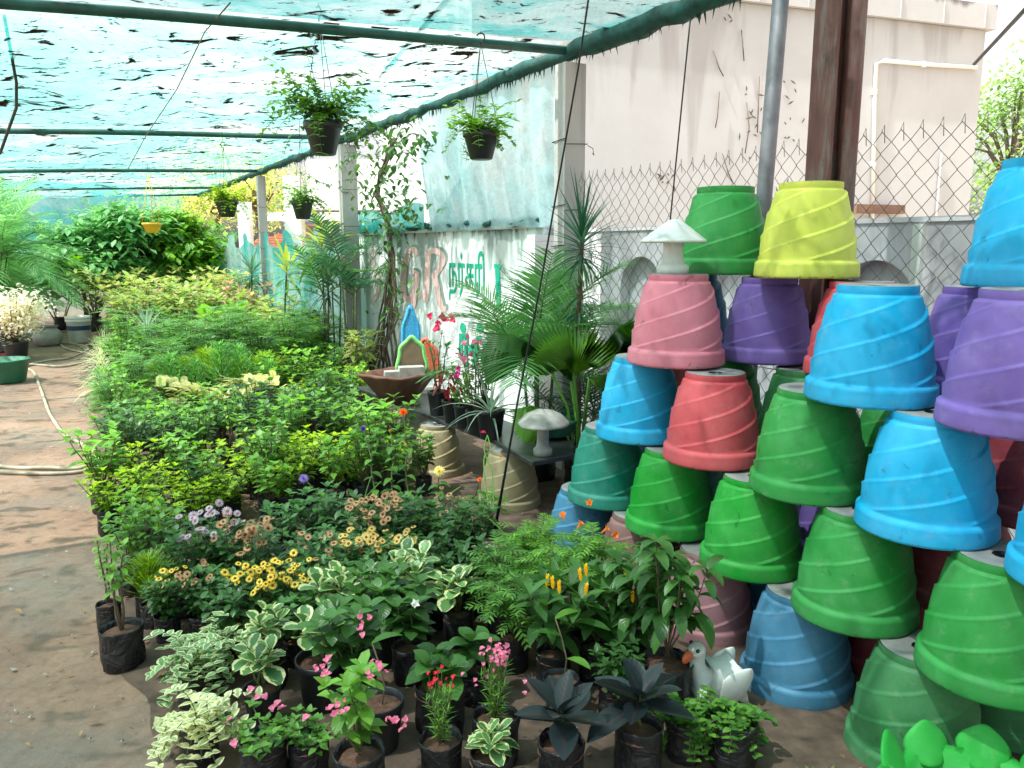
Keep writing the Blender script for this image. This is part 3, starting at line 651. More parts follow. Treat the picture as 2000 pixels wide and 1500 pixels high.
cols = dict(blue=(.0, .46, .86), green=(.01, .30, .04), bright=(.0, .34, .02), teal=(.0, .24, .17), pink=(.78, .22, .30), red=(.66, .07, .09), yellow=(.74, .76, .09), purple=(.20, .11, .46),
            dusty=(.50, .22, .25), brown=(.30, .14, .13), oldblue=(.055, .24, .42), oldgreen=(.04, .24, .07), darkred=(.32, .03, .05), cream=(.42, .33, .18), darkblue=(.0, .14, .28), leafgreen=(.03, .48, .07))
PM = {}
def planter(color, u, n, lvl, label, s=1.0, group='upside down spiral planters stacked by the fence', z=None, hs=1.0):
    if color not in PM:
        M['pl_'+color] = paint('planter_'+color, cols[color], .1)
        PM[color] = PMB.mesh('spiral_planter', 'pl_'+color)
    t = thing('spiral_planter', label, 'planter', UN(u, n, lvl*PH if z is None else z), R.uniform(0, 6.28), group, s)
    t.scale = (s, s, s*hs)
    part('body', PM[color], t); d = part('base_disc', DISC, t); part('drain_hole', HOLE, d)
    return t
# solved from the photograph: each rim centre lies on its storey
def rimpos(xc, by, lvl, w):
    for _ in range(1): pass
    z = lvl*PH
    # find the centre whose rim's lowest picture point is (xc, by)
    c = G(xc, by, z); fwd = Vector((c.x, c.y, 0)).normalized(); c = c + fwd*(PD/2*.93)
    zc = c.y*math.cos(PITCH)+(EYE-z)*math.sin(PITCH); s = w*zc/F_PX/PD
    return toUN(c), s
NF, NB_ = 2.335, 2.76
front = [
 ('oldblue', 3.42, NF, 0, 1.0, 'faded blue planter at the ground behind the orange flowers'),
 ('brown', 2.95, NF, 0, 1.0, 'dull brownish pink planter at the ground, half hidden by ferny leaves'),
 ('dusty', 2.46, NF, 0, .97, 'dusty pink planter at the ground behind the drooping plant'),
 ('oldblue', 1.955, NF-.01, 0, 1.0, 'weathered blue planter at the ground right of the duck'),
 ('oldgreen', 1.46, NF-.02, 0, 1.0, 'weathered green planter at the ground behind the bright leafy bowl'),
 ('teal', 3.20, NF, 1, 1.0, 'dark teal planter in the second storey at the left end of the stack'),
 ('bright', 2.72, NF, 1, .98, 'bright green planter in the second storey beside the teal one'),
 ('bright', 2.22, NF, 1, .98, 'bright green planter with dark scuffs in the second storey above the dusty pink one'),
 ('green', 1.73, NF-.005, 1, 1.0, 'mid green planter in the second storey above the weathered blue one'),
 ('green', 1.25, NF, 1, 1.0, 'mid green planter in the second storey above the leafy bowl'),
 ('blue', 2.96, NF, 2, 1.0, 'sky blue planter in the third storey at the left end, under the pink one'),
 ('red', 2.47, NF, 2, .98, 'red planter in the third storey'),
 ('green', 1.965, NF, 2, 1.0, 'green planter in the third storey right of the red one'),
 ('blue', 1.50, NF, 2, 1.0, 'sky blue planter in the third storey under the large purple one'),
 ('blue', 1.01, NF, 2, 1.0, 'sky blue planter in the third storey cut off by the right edge'),
 ('pink', 2.72, NF, 3, 1.02, 'pink planter in the fourth storey carrying the white cone mushroom'),
 ('blue', 1.735, NF, 3, 1.0, 'sky blue planter with a bare grey top in the fourth storey'),
 ('purple', 1.25, NF, 3, 1.02, 'large light purple planter in the fourth storey at the right'),
 ('green', 2.86, 2.72, 4, 1.04, 'green planter in the top storey beside the yellow one'),
 ('yellow', 2.35, 2.70, 4, 1.0, 'yellow planter in the top storey'),
 ('blue', 1.41, 2.66, 4, 1.02, 'sky blue planter in the top storey at the right edge'),
]
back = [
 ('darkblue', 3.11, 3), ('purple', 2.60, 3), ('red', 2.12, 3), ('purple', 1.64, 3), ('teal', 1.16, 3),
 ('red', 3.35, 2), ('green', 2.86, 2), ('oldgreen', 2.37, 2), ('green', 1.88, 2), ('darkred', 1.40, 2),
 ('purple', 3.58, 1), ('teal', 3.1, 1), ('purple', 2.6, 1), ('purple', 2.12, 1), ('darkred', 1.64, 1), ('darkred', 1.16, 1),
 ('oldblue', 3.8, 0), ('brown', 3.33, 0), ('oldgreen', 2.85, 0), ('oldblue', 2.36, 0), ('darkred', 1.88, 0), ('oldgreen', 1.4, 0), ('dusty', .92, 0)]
NAMES = {0: 'ground', 1: 'second', 2: 'third', 3: 'fourth'}
ORD = 'first second third fourth fifth sixth seventh eighth'.split()
CN = dict(darkblue='dark blue', purple='purple', red='red', teal='teal', green='green', oldgreen='weathered green', darkred='dark red', oldblue='faded blue', brown='brown', dusty='dusty pink')
NB = dict()
for c_, u, n, l, s, lb in front: planter(c_, u, n, l, lb, s)
beh = {(3, 'darkblue', 3.11): 'peeping out behind the pink one', (3, 'purple', 2.60): 'below the green and yellow top ones', (3, 'red', 2.12): 'between the purple and the sky blue one', (3, 'purple', 1.64): 'behind the sky blue one with the grey top',
       (2, 'red', 3.35): 'behind the left sky blue one', (2, 'green', 2.86): 'hidden behind the red one', (2, 'oldgreen', 2.37): 'behind the gap right of the red one', (2, 'green', 1.88): 'behind the large sky blue one'}
for i, (c_, u, l) in enumerate(back):
    ex = beh.get((l, c_, u), '%s from the left' % ORD[sum(1 for q in back if q[2] == l and q[1] > u)])
    planter(c_, u, NB_, l, '%s planter, %s storey of rear stack, %s' % (CN[c_], NAMES[l], ex), .97)
# ------------------------------------------------------------------ mushrooms
def mushroom(loc, label, capr, h, cap, m1, m2, stem_r):
    t = thing('cement_mushroom', label, 'ornament', loc)
    b = MB(); b.lathe([(stem_r*1.5, 0), (stem_r*1.55, .034), (stem_r*1.45, .04), (stem_r*1.15, .046), (stem_r, .07), (stem_r*.95, h*.7), (stem_r, h)], 28, capb=True, capt=True); part('stem', b.mesh('stem', m1), t)
    b = MB(); wob = lambda th, z, i: .006*math.sin(3*th+1)+.004*math.sin(7*th)
    if cap == 'cone': pr = [(stem_r, h+.005), (capr*.97, h-.014), (capr, h-.008), (capr*.97, h-.001), (capr*.7, h+.028), (capr*.4, h+.060), (capr*.14, h+.084), (.003, h+.088)]
    else: pr = [(stem_r, h+.03), (capr*.6, h+.02), (capr*.98, h-.022), (capr, h-.018), (capr*.96, h-.004), (capr*.66, h+.040), (capr*.34, h+.064), (.003, h+.074)]
    b.lathe(pr, 32, fn=wob); part('cap', b.mesh('cap', m2), t); return t
p = UN(2.76, NF, 4*PH+.005); mushroom(p, 'cement mushroom with a pale cone cap standing on the pink planter', .142, .15, 'cone', 'white', M['white'], .045)
# ------------------------------------------------------------------ bench: slabs on cream planters
ZS = .38
for q, lb in [((1004, 1000), 'worn cream planter carrying the near end of the stone slab'), ((858, 935), 'worn cream planter carrying the far end of the stone slab')]:
    c = G(*q); u, n = toUN(c); planter('cream', u+.15, n+.05, 0, lb, .98, group='cream planters under the slab bench')
A = G(1035, 893, ZS+.01); B_ = G(768, 792, ZS+.01)
def slab(pts, th, label, z):
    b = MB(); n = len(pts); V = [(p[0], p[1], z) for p in pts]+[(p[0], p[1], z+th) for p in pts]
    b.add(V, [tuple(range(n-1, -1, -1)), tuple(range(n, 2*n))]+[(i, (i+1) % n, n+(i+1) % n, n+i) for i in range(n)])
    o = solo('stone_slab', b.mesh('stone_slab', 'slab', False), label, 'slab')
    md = o.modifiers.new('b', 'BEVEL'); md.width = .006; md.segments = 2
ua, na = toUN(A); ub, nb = toUN(B_)
slab([UN(ua, na), UN(ua-.02, na+.36), UN(ub+.9, nb+.42), UN(ub+.9, nb-.02)], .03, 'long dark stone slab bench carrying the row of black pots', ZS)
q0, q1 = G(965, 885, ZS+.045), G(1112, 905, ZS+.045)
un0, un1 = toUN(q0), toUN(q1)
slab([G(1040, 908, ZS+.045), G(1120, 893, ZS+.045), G(1120, 845, ZS+.045), G(985, 845, ZS+.045), G(970, 868, ZS+.045)], .03, 'short dark stone slab laid across the near end of the bench', ZS+.034)
p = G(1060, 888, ZS+.066); mushroom((p.x, p.y, ZS+.066), 'grey cement mushroom with a domed cap standing on the stone slab', .15, .20, 'dome', M['cementgrey'], M['cementgrey'], .036)
b = MB(); b.lathe([(.10, 0), (.17, .02), (.19, .10), (.20, .105), (.20, .12), (.18, .12), (.165, .03), (.001, .02)], 36)
p = G(1062, 858, ZS+.066); solo('green_bowl', b.mesh('green_bowl', 'potgreen'), 'wide green bowl standing behind the domed mushroom', 'bowl', loc=(p.x+.05, p.y+.12, ZS+.066))
# support for the cross slab on the right
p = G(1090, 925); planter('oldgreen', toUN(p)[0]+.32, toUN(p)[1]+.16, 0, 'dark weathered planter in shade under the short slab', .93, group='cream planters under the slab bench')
# brown tub with scalloped frames
tp = G(772, 792, ZS+.03); tp = tp+Vector((.0, .22, 0))
t = thing('cement_tub', 'brown faceted cement tub with a flaring rim on the far end of the bench', 'tub', (tp.x, tp.y, ZS+.03), rad(15))
b = MB()
def tubf(th, z, i): return (.035*math.cos(4*th)+.02*math.cos(8*th)) * (z/.24)
b.lathe([(.13, 0), (.145, .01), (.25, .19), (.285, .215), (.285, .23), (.26, .235), (.22, .18), (.12, .05), (.001, .05)], 64, fn=tubf); part('bowl', b.mesh('bowl', 'tub'), t)
b = MB(); b.box((.09, -.11, .25), (.20, .12, .085)); b.box((-.06, -.1, .235), (.13, .10, .05)); o = solo('cement_block', b.mesh('cement_block', 'cementgrey', False), 'rough grey cement block lying on the brown tub', 'block', loc=(tp.x, tp.y, ZS+.03), rot=(0, 0, rad(15)))
def ogee(wd, h, n=40, sc=.0):
    P = []
    for k in range(n+1):
        a = math.pi*k/n; r_ = 1+.07*math.cos(a*8)*(1 if 0 < k < n else 0)
        P.append((-wd/2*math.cos(a)*r_, h*math.sin(a)**.62*(1+.1*math.exp(-((a-math.pi/2)/.25)**2))))
    return P
def frame(loc, rz, wd, h, mt, mf, label):
    t = thing('scalloped_ornament', label, 'ornament', loc, rz)
    P = ogee(wd, h)
    b = MB(); n = len(P)
    V = [(x*.9, 0, z*.92) for x, z in P]+[(x*.9, .05, z*.92) for x, z in P]; b.add(V, [tuple(range(n)), tuple(range(2*n-1, n-1, -1))]); part('panel', b.mesh('panel', mf, False), t)
    b = MB(); b.tube([(x, .01, z) for x, z in P], .017, 8); part('rim', b.mesh('rim', mt), t)
frame((tp.x+.11, tp.y+.02, ZS+.25), rad(10), .23, .27, 'limetrim', 'brownfill', 'brown arch ornament with lime scalloped rim on the tub')
frame((tp.x+.20, tp.y+.18, ZS+.18), rad(-10), .24, .30, 'redor', 'redor', 'red orange arch ornament behind the lime rimmed one')
frame((tp.x+.07, tp.y+.30, ZS+.16), rad(5), .16, .56, 'bluegl', 'bluegl', 'tall speckled blue ornament behind the tub')
b = MB(); b.box((0, 0, .22), (.34, .2, .44)); solo('cement_block', b.mesh('cement_block', 'cementgrey', False), 'cement block under the blue ornament behind the bench', 'block', loc=(tp.x+.13, tp.y+.42, 0))
# ------------------------------------------------------------------ bags and pots
def bag_mesh(r_, h, seed):
    rr = random.Random(seed); ph = [rr.uniform(0, 6) for _ in range(6)]
    b = MB(); f = lambda th, z, i: r_*(.05*math.sin(2*th+ph[0])+.04*math.sin(5*th+ph[1]+z*30)+.025*math.sin(11*th+ph[2]-z*50)+.02*math.sin(z*90+ph[3]))
    b.lathe([(r_*.82, 0), (r_*.95, .01), (r_*1.0, h*.3), (r_*.97, h*.6), (r_*1.0, h*.9), (r_*1.03, h), (r_*1.0, h+.004), (r_*.94, h-.01), (r_*.92, h-.03)], 22, capb=True, fn=f)
    me = b.mesh('grow_bag', 'bag')
    s = MB(); s.lathe([(r_*1.0, h-.026), (r_*.6, h-.016), (r_*.25, h-.012), (.002, h-.010)], 16, fn=lambda th, z, i: r_*.02*math.sin(3*th+i)); return me, s.mesh('soil', 'soil')
def pot_mesh(r_, h, m='pot_black'):
    b = MB(); b.lathe([(r_*.72, 0), (r_*.74, .004), (r_*.95, h*.84), (r_*.97, h*.85), (r_*1.0, h*.86), (r_*1.02, h), (r_*1.0, h+.003), (r_*.93, h), (r_*.9, h*.85)], 30, capb=True)
    s = MB(); s.lathe([(r_*.92, h*.86), (r_*.6, h*.89), (r_*.2, h*.90), (.002, h*.9)], 18, fn=lambda th, z, i: r_*.02*math.sin(4*th+i*2)); return b.mesh('pot', m), s.mesh('soil', 'soil')
BAGS = [bag_mesh(.060, .14, i) for i in range(6)]; SBAGS = [bag_mesh(.048, .12, i+9) for i in range(3)]; BBAGS = [bag_mesh(.078, .165, i+19) for i in range(3)]
POTS = [pot_mesh(.064, .14), pot_mesh(.082, .16)]
# ------------------------------------------------------------------ plant kinds
def rv(a): return R.uniform(-a, a)
def stems(b, n, H, sp, z0=0, r_=.003, lean=0, k=5, segs=4):
    out = []
    for i in range(n):
        a = 2*math.pi*(i+R.random()*.7)/n; d = sp*(.25+.75*R.random())*(0 if n == 1 else 1); h = H*R.uniform(.72, 1.05)
        e = np.array([d*math.cos(a)+lean, d*math.sin(a), h]); P = []
        for j in range(segs+1):
            t = j/segs; P.append(np.array([e[0]*t**.8*.9+.006*math.sin(7*t+i), e[1]*t**.8*.9+.006*math.cos(6*t+i), z0+h*t]))
        b.tube(P, [r_*(1.2-.7*j/segs) for j in range(segs+1)], k); out.append(P)
    return out
def at(P, t):
    x = t*(len(P)-1); i = min(int(x), len(P)-2); f = x-i; return P[i]*(1-f)+P[i+1]*f
def bush(H=.3, sp=.1, ns=7, ln=.05, wd=.03, per=10, m='mid', stem='stem', shape='oval', droop=.6, t0=.25, z0=.13, fold=.2, tip=4, n=3, pitch=.35, sr=.003):
    bs, bl_ = MB(), MB()
    ST = stems(bs, ns, H, sp, z0, sr)
    for P in ST:
        for j in range(per):
            t = t0+(1-t0)*(j+.5*R.random())/per; p = at(P, t); a = j*2.4+rv(.5)+P[-1][0]*9; el = pitch+rv(.35)
            d = (math.cos(a)*math.cos(el), math.sin(a)*math.cos(el), math.sin(el)); s = R.uniform(.75, 1.15)*(1.05-.25*t)
            bl_.leaf(p+np.array(d)*.004, d, (0, 0, 1), ln*s, wd*s, shape, droop*R.uniform(.6, 1.4), fold, n)
        for j in range(tip):
            a = j*2*math.pi/tip+rv(.4); el = .75+rv(.3); d = (math.cos(a)*math.cos(el), math.sin(a)*math.cos(el), math.sin(el)); s = R.uniform(.55, .85)
            bl_.leaf(P[-1], d, (0, 0, 1), ln*s, wd*s, shape, droop*.7, fold, n, r=R.uniform(.6, 1))
    return [('stem', bs.mesh('stem', stem)), ('foliage', bl_.mesh('foliage', m))], [P[-1] for P in ST]
def frond(bl_, bs, b0, d, Ln, nl, ll, lw, droop=.9, rr=.002, vee=.35, n=2, taper=True, twist=0):
    d = np.array(d, float); d /= np.linalg.norm(d); p = np.array(b0, float); seg = 8; P = [p]; D = [d]
    for k in range(seg):
        d = d+np.array([0, 0, -1])*droop/seg; d /= np.linalg.norm(d); p = p+d*Ln/seg; P.append(p); D.append(d)
    if bs is not None: bs.tube(P, [rr*(1.15-.9*k/seg) for k in range(seg+1)], 4, False)
    for k in range(nl):
        t = .12+.88*(k+.5)/nl; q = at(P, t); dd = D[min(int(t*seg), seg)]; sd = np.cross(dd, (0, 0, 1.)); l = np.linalg.norm(sd)
        sd = sd/l if l > .05 else np.array([1., 0, 0]); up = np.cross(sd, dd)
        s = math.sin(math.pi*min(1, t*.8+.15))**.6 if taper else 1
        for sg in (-1, 1):
            ld = sd*sg*1.0+dd*(.55+.5*t)+up*(vee+rv(.1)); bl_.leaf(q, ld, up, ll*s*R.uniform(.85, 1.1), lw, 'strap', .45+rv(.2), .1, n)
def feather(H=.45, ns=4, fl=.2, m='feather', z0=.13, nf=8, ll=.045, lw=.008, per=9):
    bs, bl_ = MB(), MB(); ST = stems(bs, ns, H, .09, z0, .003)
    for P in ST:
        for j in range(nf):
            t = .35+.65*j/nf; a = j*2.4+rv(.4); el = .35+rv(.3)
            frond(bl_, bs, at(P, t), (math.cos(a)*math.cos(el), math.sin(a)*math.cos(el), math.sin(el)), fl*R.uniform(.7, 1.1)*(1.1-.4*t), per, ll, lw, .7, .0012)
    return [('stem', bs.mesh('stem', 'stem')), ('foliage', bl_.mesh('foliage', m))], [P[-1] for P in ST]
def cone(H=.4, r0=.13, m='conifer', z0=.12, n=150):
    bs, bl_ = MB(), MB(); bs.tube([(0, 0, z0), (0, 0, z0+H*.9)], [.005, .002], 5)
    for k in range(n):
        t = (k+R.random())/n; a = k*2.4; z = z0+.03+t*H*.92; r_ = r0*(1-t)**.8*R.uniform(.6, 1.1); el = .75+rv(.2)
        p0 = np.array((0, 0, z)); d = np.array((math.cos(a)*math.cos(el), math.sin(a)*math.cos(el), math.sin(el)))
        L_ = r_/math.cos(el)*1.0+.03
        for q in range(4):
            s = .25+.2*q; e2 = p0+d*L_*s; a2 = a+rv(.9); d2 = d+np.array((math.cos(a2)*.5, math.sin(a2)*.5, rv(.3)+.2)); bl_.leaf(e2, d2, (0, 0, 1), .045, .010, 'strap', .1, .1, 2)
        bl_.leaf(p0+d*L_*.2, d, (0, 0, 1), L_*.9, .012, 'strap', .05, .1, 2)
    return [('stem', bs.mesh('stem', 'wood')), ('foliage', bl_.mesh('foliage', m))], []
def strap(n=40, Ln=.35, wd=.014, m='spider', z0=.12, droop=1.6, el0=.2, el1=1.4, stemh=0, seg=6, trunk='wood', tr=.012, fold=.5, shape='strap'):
    bs, bl_ = MB(), MB()
    if stemh: bs.tube([(0, 0, z0), (.02, .01, z0+stemh*.5), (0, 0, z0+stemh)], [tr, tr*.9, tr*.8], 7)
    for k in range(n):
        t = k/n; a = k*2.4+rv(.2); el = el0+(el1-el0)*t+rv(.12); z = z0+stemh*(1 if not stemh else (.8+.2*t))
        bl_.leaf((0, 0, z), (math.cos(a)*math.cos(el), math.sin(a)*math.cos(el), math.sin(el)), (0, 0, 1), Ln*R.uniform(.75, 1.1), wd, shape, droop*(1-.55*t)*R.uniform(.7, 1.2), fold, seg)
    pr = [('foliage', bl_.mesh('foliage', m))]
    if stemh: pr.append(('trunk', bs.mesh('trunk', trunk)))
    return pr, []
def rosette(n=16, ln=.09, wd=.055, m='varieg', z0=.14, shape='obov', H=.06, droop=.6, seg=5, nst=3, fold=.25, sp=.05):
    bs, bl_ = MB(), MB(); ST = stems(bs, nst, H, sp, z0, .005)
    for P in ST:
        for k in range(n):
            t = k/n; a = k*2.4+rv(.3); el = -.1+1.25*t+rv(.15); s = (1.05-.45*t)*R.uniform(.85, 1.1); p = at(P, .55+.45*t)
            bl_.leaf(p, (math.cos(a)*math.cos(el), math.sin(a)*math.cos(el), math.sin(el)+.1), (0, 0, 1), ln*s, wd*s, shape, droop*R.uniform(.6, 1.3), fold, seg)
    return [('stem', bs.mesh('stem', 'stem')), ('foliage', bl_.mesh('foliage', m))], [P[-1] for P in ST]
def trailing(ns=24, Ln=.25, ln=.036, wd=.030, m='vinca', z0=.15, per=6, up=.35):
    bs, bl_ = MB(), MB()
    for i in range(ns):
        a = 2*math.pi*i/ns+rv(.3); q_ = .25+.55*R.random(); d = np.array((math.cos(a)*q_, math.sin(a)*q_, up+R.random()*1.3)); p = np.array((rv(.03), rv(.03), z0)); P = [p]; l = Ln*R.uniform(.5, 1.15)
        for k in range(6):
            d = d+np.array((rv(.12), rv(.12), -.42)); d /= np.linalg.norm(d); p = p+d*l/6
            if p[2] < .012: p[2] = .012
            P.append(p)
        bs.tube(P, .0014, 4, False)
        for j in range(per):
            q = at(P, (j+.7)/per)
            for sg in (-1, 1):
                a2 = a+sg*1.3+rv(.4); bl_.leaf(q, (math.cos(a2), math.sin(a2), .45+rv(.4)), (0, 0, 1), ln*R.uniform(.7, 1.2), wd*R.uniform(.8, 1.15), 'ovate', .5, .15, 4)
    return [('stem', bs.mesh('stem', 'stem')), ('foliage', bl_.mesh('foliage', m))], []
def daisy(rp=.013, m='p_yellow', mc='p_brown', n=14):
    a_, c_ = MB(), MB()
    for k in range(n):
        a = 2*math.pi*k/n; a_.leaf((.003*math.cos(a), .003*math.sin(a), 0), (math.cos(a), math.sin(a), .35), (0, 0, 1), rp, rp*.5, 'oval', .5, .1, 2)
    c_.lathe([(rp*.38, 0), (rp*.36, .003), (rp*.2, .005), (.0005, .0052)], 10)
    return a_.mesh('petals', m), c_.mesh('flower_centre', mc)
def pom(r_=.03, m='p_orange', n=70, wd=.35):
    a_ = MB()
    for k in range(n):
        t = k/n; a = k*2.4; el = -.2+1.6*t; a_.leaf((0, 0, 0), (math.cos(a)*math.cos(el), math.sin(a)*math.cos(el), math.sin(el)), (0, 0, 1), r_*(1.05-.5*t), r_*wd, 'oval', -.15, .3, 2)
    return a_.mesh('flower', m)
def five(r_=.0145, m='p_pink', n=7):
    a_ = MB()
    for k in range(n):
        a = 2*math.pi*k/n; a_.leaf((0, 0, 0), (math.cos(a), math.sin(a), .3), (0, 0, 1), r_*(1 if k % 2 else .8), r_*1.1, 'obov', .3 if k % 2 else -.4, .15, 2)
    return a_.mesh('flower', m)
def trumpet(r_=.02, l=.045, m='p_orange'):
    a_ = MB(); a_.lathe([(.003, 0), (.005, l*.4), (.009, l*.75), (r_, l)], 10, fn=lambda th, z, i: (.004*math.cos(5*th) if i == 3 else 0)); return a_.mesh('flower', m)
def spike(m='p_bract', h=.032):
    a_ = MB()
    for k in range(26):
        t = k/26; a = k*2.4; a_.leaf((0, 0, t*h), (math.cos(a)*.5, math.sin(a)*.5, 1), (0, 0, 1),   .018, .012, 'ovate', -.1, .3, 2)
    return a_.mesh('flower', m)
# variants are built once; every plant in the bed gets its own parts that share the mesh data
LIB = {}
def kind(k, fn, nvar=3): LIB[k] = [fn() for _ in range(nvar)]
kind('lime', lambda: bush(.22, .15, 13, .044, .026, 9, 'lime', droop=.6, z0=.10, t0=.1), 4)
kind('leafy', lambda: bush(.34, .16, 9, .066, .042, 10, 'mid', 'wood', 'ovate', .8, .4, sr=.004), 4)
kind('leafydark', lambda: bush(.32, .16, 9, .066, .040, 10, 'dark', 'wood', 'ovate', .8, .4, sr=.004), 3)
kind('leafyfresh', lambda: bush(.30, .16, 9, .064, .038, 10, 'fresh', 'wood', 'ovate', .7, .35), 3)
kind('caladium', lambda: bush(.14, .12, 12, .10, .075, 1, 'caladium', shape='heart', droop=1.0, tip=1, t0=.9, n=4), 3)
kind('conifer', lambda: cone(), 3)
kind('limebush', lambda: cone(.26, .16, 'lime', n=150), 2)
kind('feather', lambda: feather(ns=6, fl=.24, lw=.02, ll=.065, nf=9, per=7), 4)
kind('croton', lambda: bush(.42, .24, 12, .12, .048, 12, 'croton', 'wood', droop=.9, t0=.3), 3)
kind('crotonpink', lambda: bush(.45, .22, 11, .09, .042, 11, 'crotonpink', 'wood', droop=.8, t0=.4), 2)
kind('bigleaf', lambda: rosette(12, .22, .09, 'fresh', H=.14, shape='obov', droop=.8, nst=2), 2)
kind('spider', lambda: strap(46, .34, .014, 'spider'), 2)
kind('strapgrey', lambda: strap(44, .36, .018, 'strapgrey', droop=.7, el0=.3), 2)
kind('darkbush', lambda: bush(.24, .16, 11, .075, .038, 9, 'deep', droop=.8), 3)
kind('bluegreen', lambda: bush(.24, .16, 11, .066, .038, 10, 'bluegreen', droop=.7), 3)
kind('mum', lambda: bush(.20, .15, 16, .050, .032, 11, 'mumleaf', shape='obov', droop=.7, z0=.13, t0=.1, fold=.35), 4)
kind('pep', lambda: rosette(8, .088, .066, 'varieg', nst=4, H=.15, sp=.07, fold=.3), 5)
kind('round', lambda: rosette(9, .10, .075, 'dark', shape='oval', H=.13, nst=3, sp=.08, droop=.9), 3)
kind('glossy', lambda: bush(.20, .12, 8, .085, .055, 7, 'dark', shape='oval', droop=.8, z0=.15, n=4), 3)
kind('vinca', lambda: trailing(), 2)
kind('vincapale', lambda: trailing(30, .21, .036, .028, 'vincapale', z0=.13), 1)
kind('fern', lambda: feather(.24, 7, .17, 'fresh', .15, 8, .04, .016, 7), 3)
kind('ferndark', lambda: feather(.22, 7, .17, 'mid', .15, 8, .042, .017, 7), 2)
kind('lolli', lambda: bush(.22, .12, 6, .13, .045, 6, 'dark', shape='oval', droop=.9, n=5, z0=.15), 2)
kind('droop', lambda: bush(.36, .13, 7, .13, .048, 8, 'dark', 'wood', 'oval', 2.4, .4, n=6, z0=.18, pitch=.5), 2)
kind('ficus', lambda: rosette(11, .15, .075, 'purple', shape='oval', H=.12, nst=1, droop=.35, seg=6), 2)
kind('dianthus', lambda: bush(.15, .05, 9, .035, .009, 16, 'fresh', shape='strap', droop=.3, z0=.13, t0=.05, pitch=.7, n=2), 2)
kind('begonia', lambda: bush(.22, .08, 6, .055, .05, 6, 'fresh', shape='heart', droop=.9, z0=.14), 2)
kind('impatiens', lambda: bush(.08, .13, 14, .034, .024, 7, 'mid', shape='ovate', droop=.6, z0=.10, t0=.1), 2)
kind('clover', lambda: trailing(40, .15, .024, .022, 'mid', .16, 6, .0), 2)
kind('whiteedge', lambda: rosette(10, .07, .045, 'varieg', H=.05, nst=3, droop=.6), 1)
kind('limetuft', lambda: cone(.12, .09, 'lime', .1, 60), 1)
kind('sapling', lambda: bush(.38, .06, 3, .05, .028, 12, 'fresh', 'wood', 'oval', .9, .55, z0=.14, sr=.005), 3)
FL = {k: daisy(.0145, *v) for k, v in dict(yellow=('p_yellow', 'p_brown'), tan=('p_tan', 'p_brown'), gold=('p_gold', 'p_brown'), mauve=('p_mauve', 'p_tan')).items()}
F5 = {k: five(m=k) for k in ('p_pink', 'p_rose', 'p_red', 'p_magenta', 'p_white')}
def plant(k, loc, label, cat='potted plant', group=None, s=1, name='potted_plant', bag='bag', rz=None, sx=1, seed=None):
    v = LIB[k][R.randrange(len(LIB[k]))]
    rz = R.uniform(0, 6.28) if rz is None else rz
    t = thing(name, label, cat, loc, rz, group, s)
    if bag:
        bm, sm = R.choice({'bag': BAGS, 'small': SBAGS, 'big': BBAGS, 'pot': POTS[:1], 'bigpot': POTS[1:]}[bag])
        part('grow_bag' if 'pot' not in bag else 'pot', bm, t); part('soil', sm, t)
    for nm, me in v[0]:
        o = part(nm, me, t)
        if sx != 1: o.scale = (sx, sx, 1)
    t['_tips'] = len(v[1]); TIPS[t.name] = v[1]
    return t
TIPS = {}
def flowers(t, kind_, n, zr, rr, sz=1, two=True, name='flower', c=(0, 0), tilt=.5, stems_=True):
    bs = MB()
    for i in range(n):
        a = R.uniform(0, 6.28); r_ = rr*math.sqrt(R.random()); z = R.uniform(*zr); p = (c[0]+r_*math.cos(a), c[1]+r_*math.sin(a), z)
        rot = (rv(tilt)+.5, rv(tilt), rv(.6)); s = sz*R.uniform(.8, 1.2)
        if two:
            o = part(name, FL[kind_][0], t, p, rot, s); part('flower_centre', FL[kind_][1], o)
        else: part(name, kind_, t, p, rot, s)
        if stems_: bs.tube([(p[0]*.7, p[1]*.7, p[2]-.07), (p[0], p[1], p[2])], .0012, 4, False)
    if stems_ and n > 9: part('flower_stalks', bs.mesh('flower_stalks', 'stem'), t)
# ------------------------------------------------------------------ the bed, rows from near to far
ORD = 'first second third fourth fifth sixth seventh eighth ninth tenth eleventh twelfth'.split()
ADJ = dict(lime='bright lime', leafy='mid green', leafydark='dark green', leafyfresh='light green', feather='feathery green', sapling='tall thin', fern='ferny', darkbush='low dark', caladium='pale yellow', conifer='feathery', limebush='yellowish feathery', croton='yellow green', crotonpink='pinkish', bigleaf='broad leaved', strapgrey='spiky grey')
def bedrow(u, n0, n1, step, k, noun, where, group, s=1, name='potted_plant', jit=.04, cat='potted plant', bag='bag', sx=1, start='path'):
    n = n0; i = 0; jit = .055
    while n < n1:
        kk = R.choice(k) if isinstance(k, (list, tuple)) else k
        plant(kk, UN(u+rv(jit), n+rv(jit)), '%s %s, %s from the %s in the %s' % (ADJ[kk], noun, ORD[i], start, where), cat, group, s*R.uniform(.80, 1.22), name, bag, sx=sx*R.uniform(.9, 1.15)); n += step*R.uniform(.9, 1.1); i += 1
for q, u in enumerate((4.80, 5.02, 5.24, 5.46)):
    bedrow(u, .14 if q else .3, 2.0, .21, ['lime']*5+['leafyfresh', 'leafy'], 'seedling', ORD[q]+' row of the lime band', 'lime seedlings behind the chrysanthemums', 1.05, 'lime_seedling', cat='seedling', sx=1.15)
for q, u in enumerate((5.85, 6.12, 6.4, 6.7, 7.05)):
    bedrow(u, .32, 2.05, .23, ['leafy', 'leafy', 'leafydark', 'leafydark', 'leafyfresh', 'sapling'], 'shrub', ORD[q]+' leafy row behind the lime band', 'leafy shrubs behind the lime seedlings', 1.05, 'leafy_shrub', cat='shrub', sx=1.1)
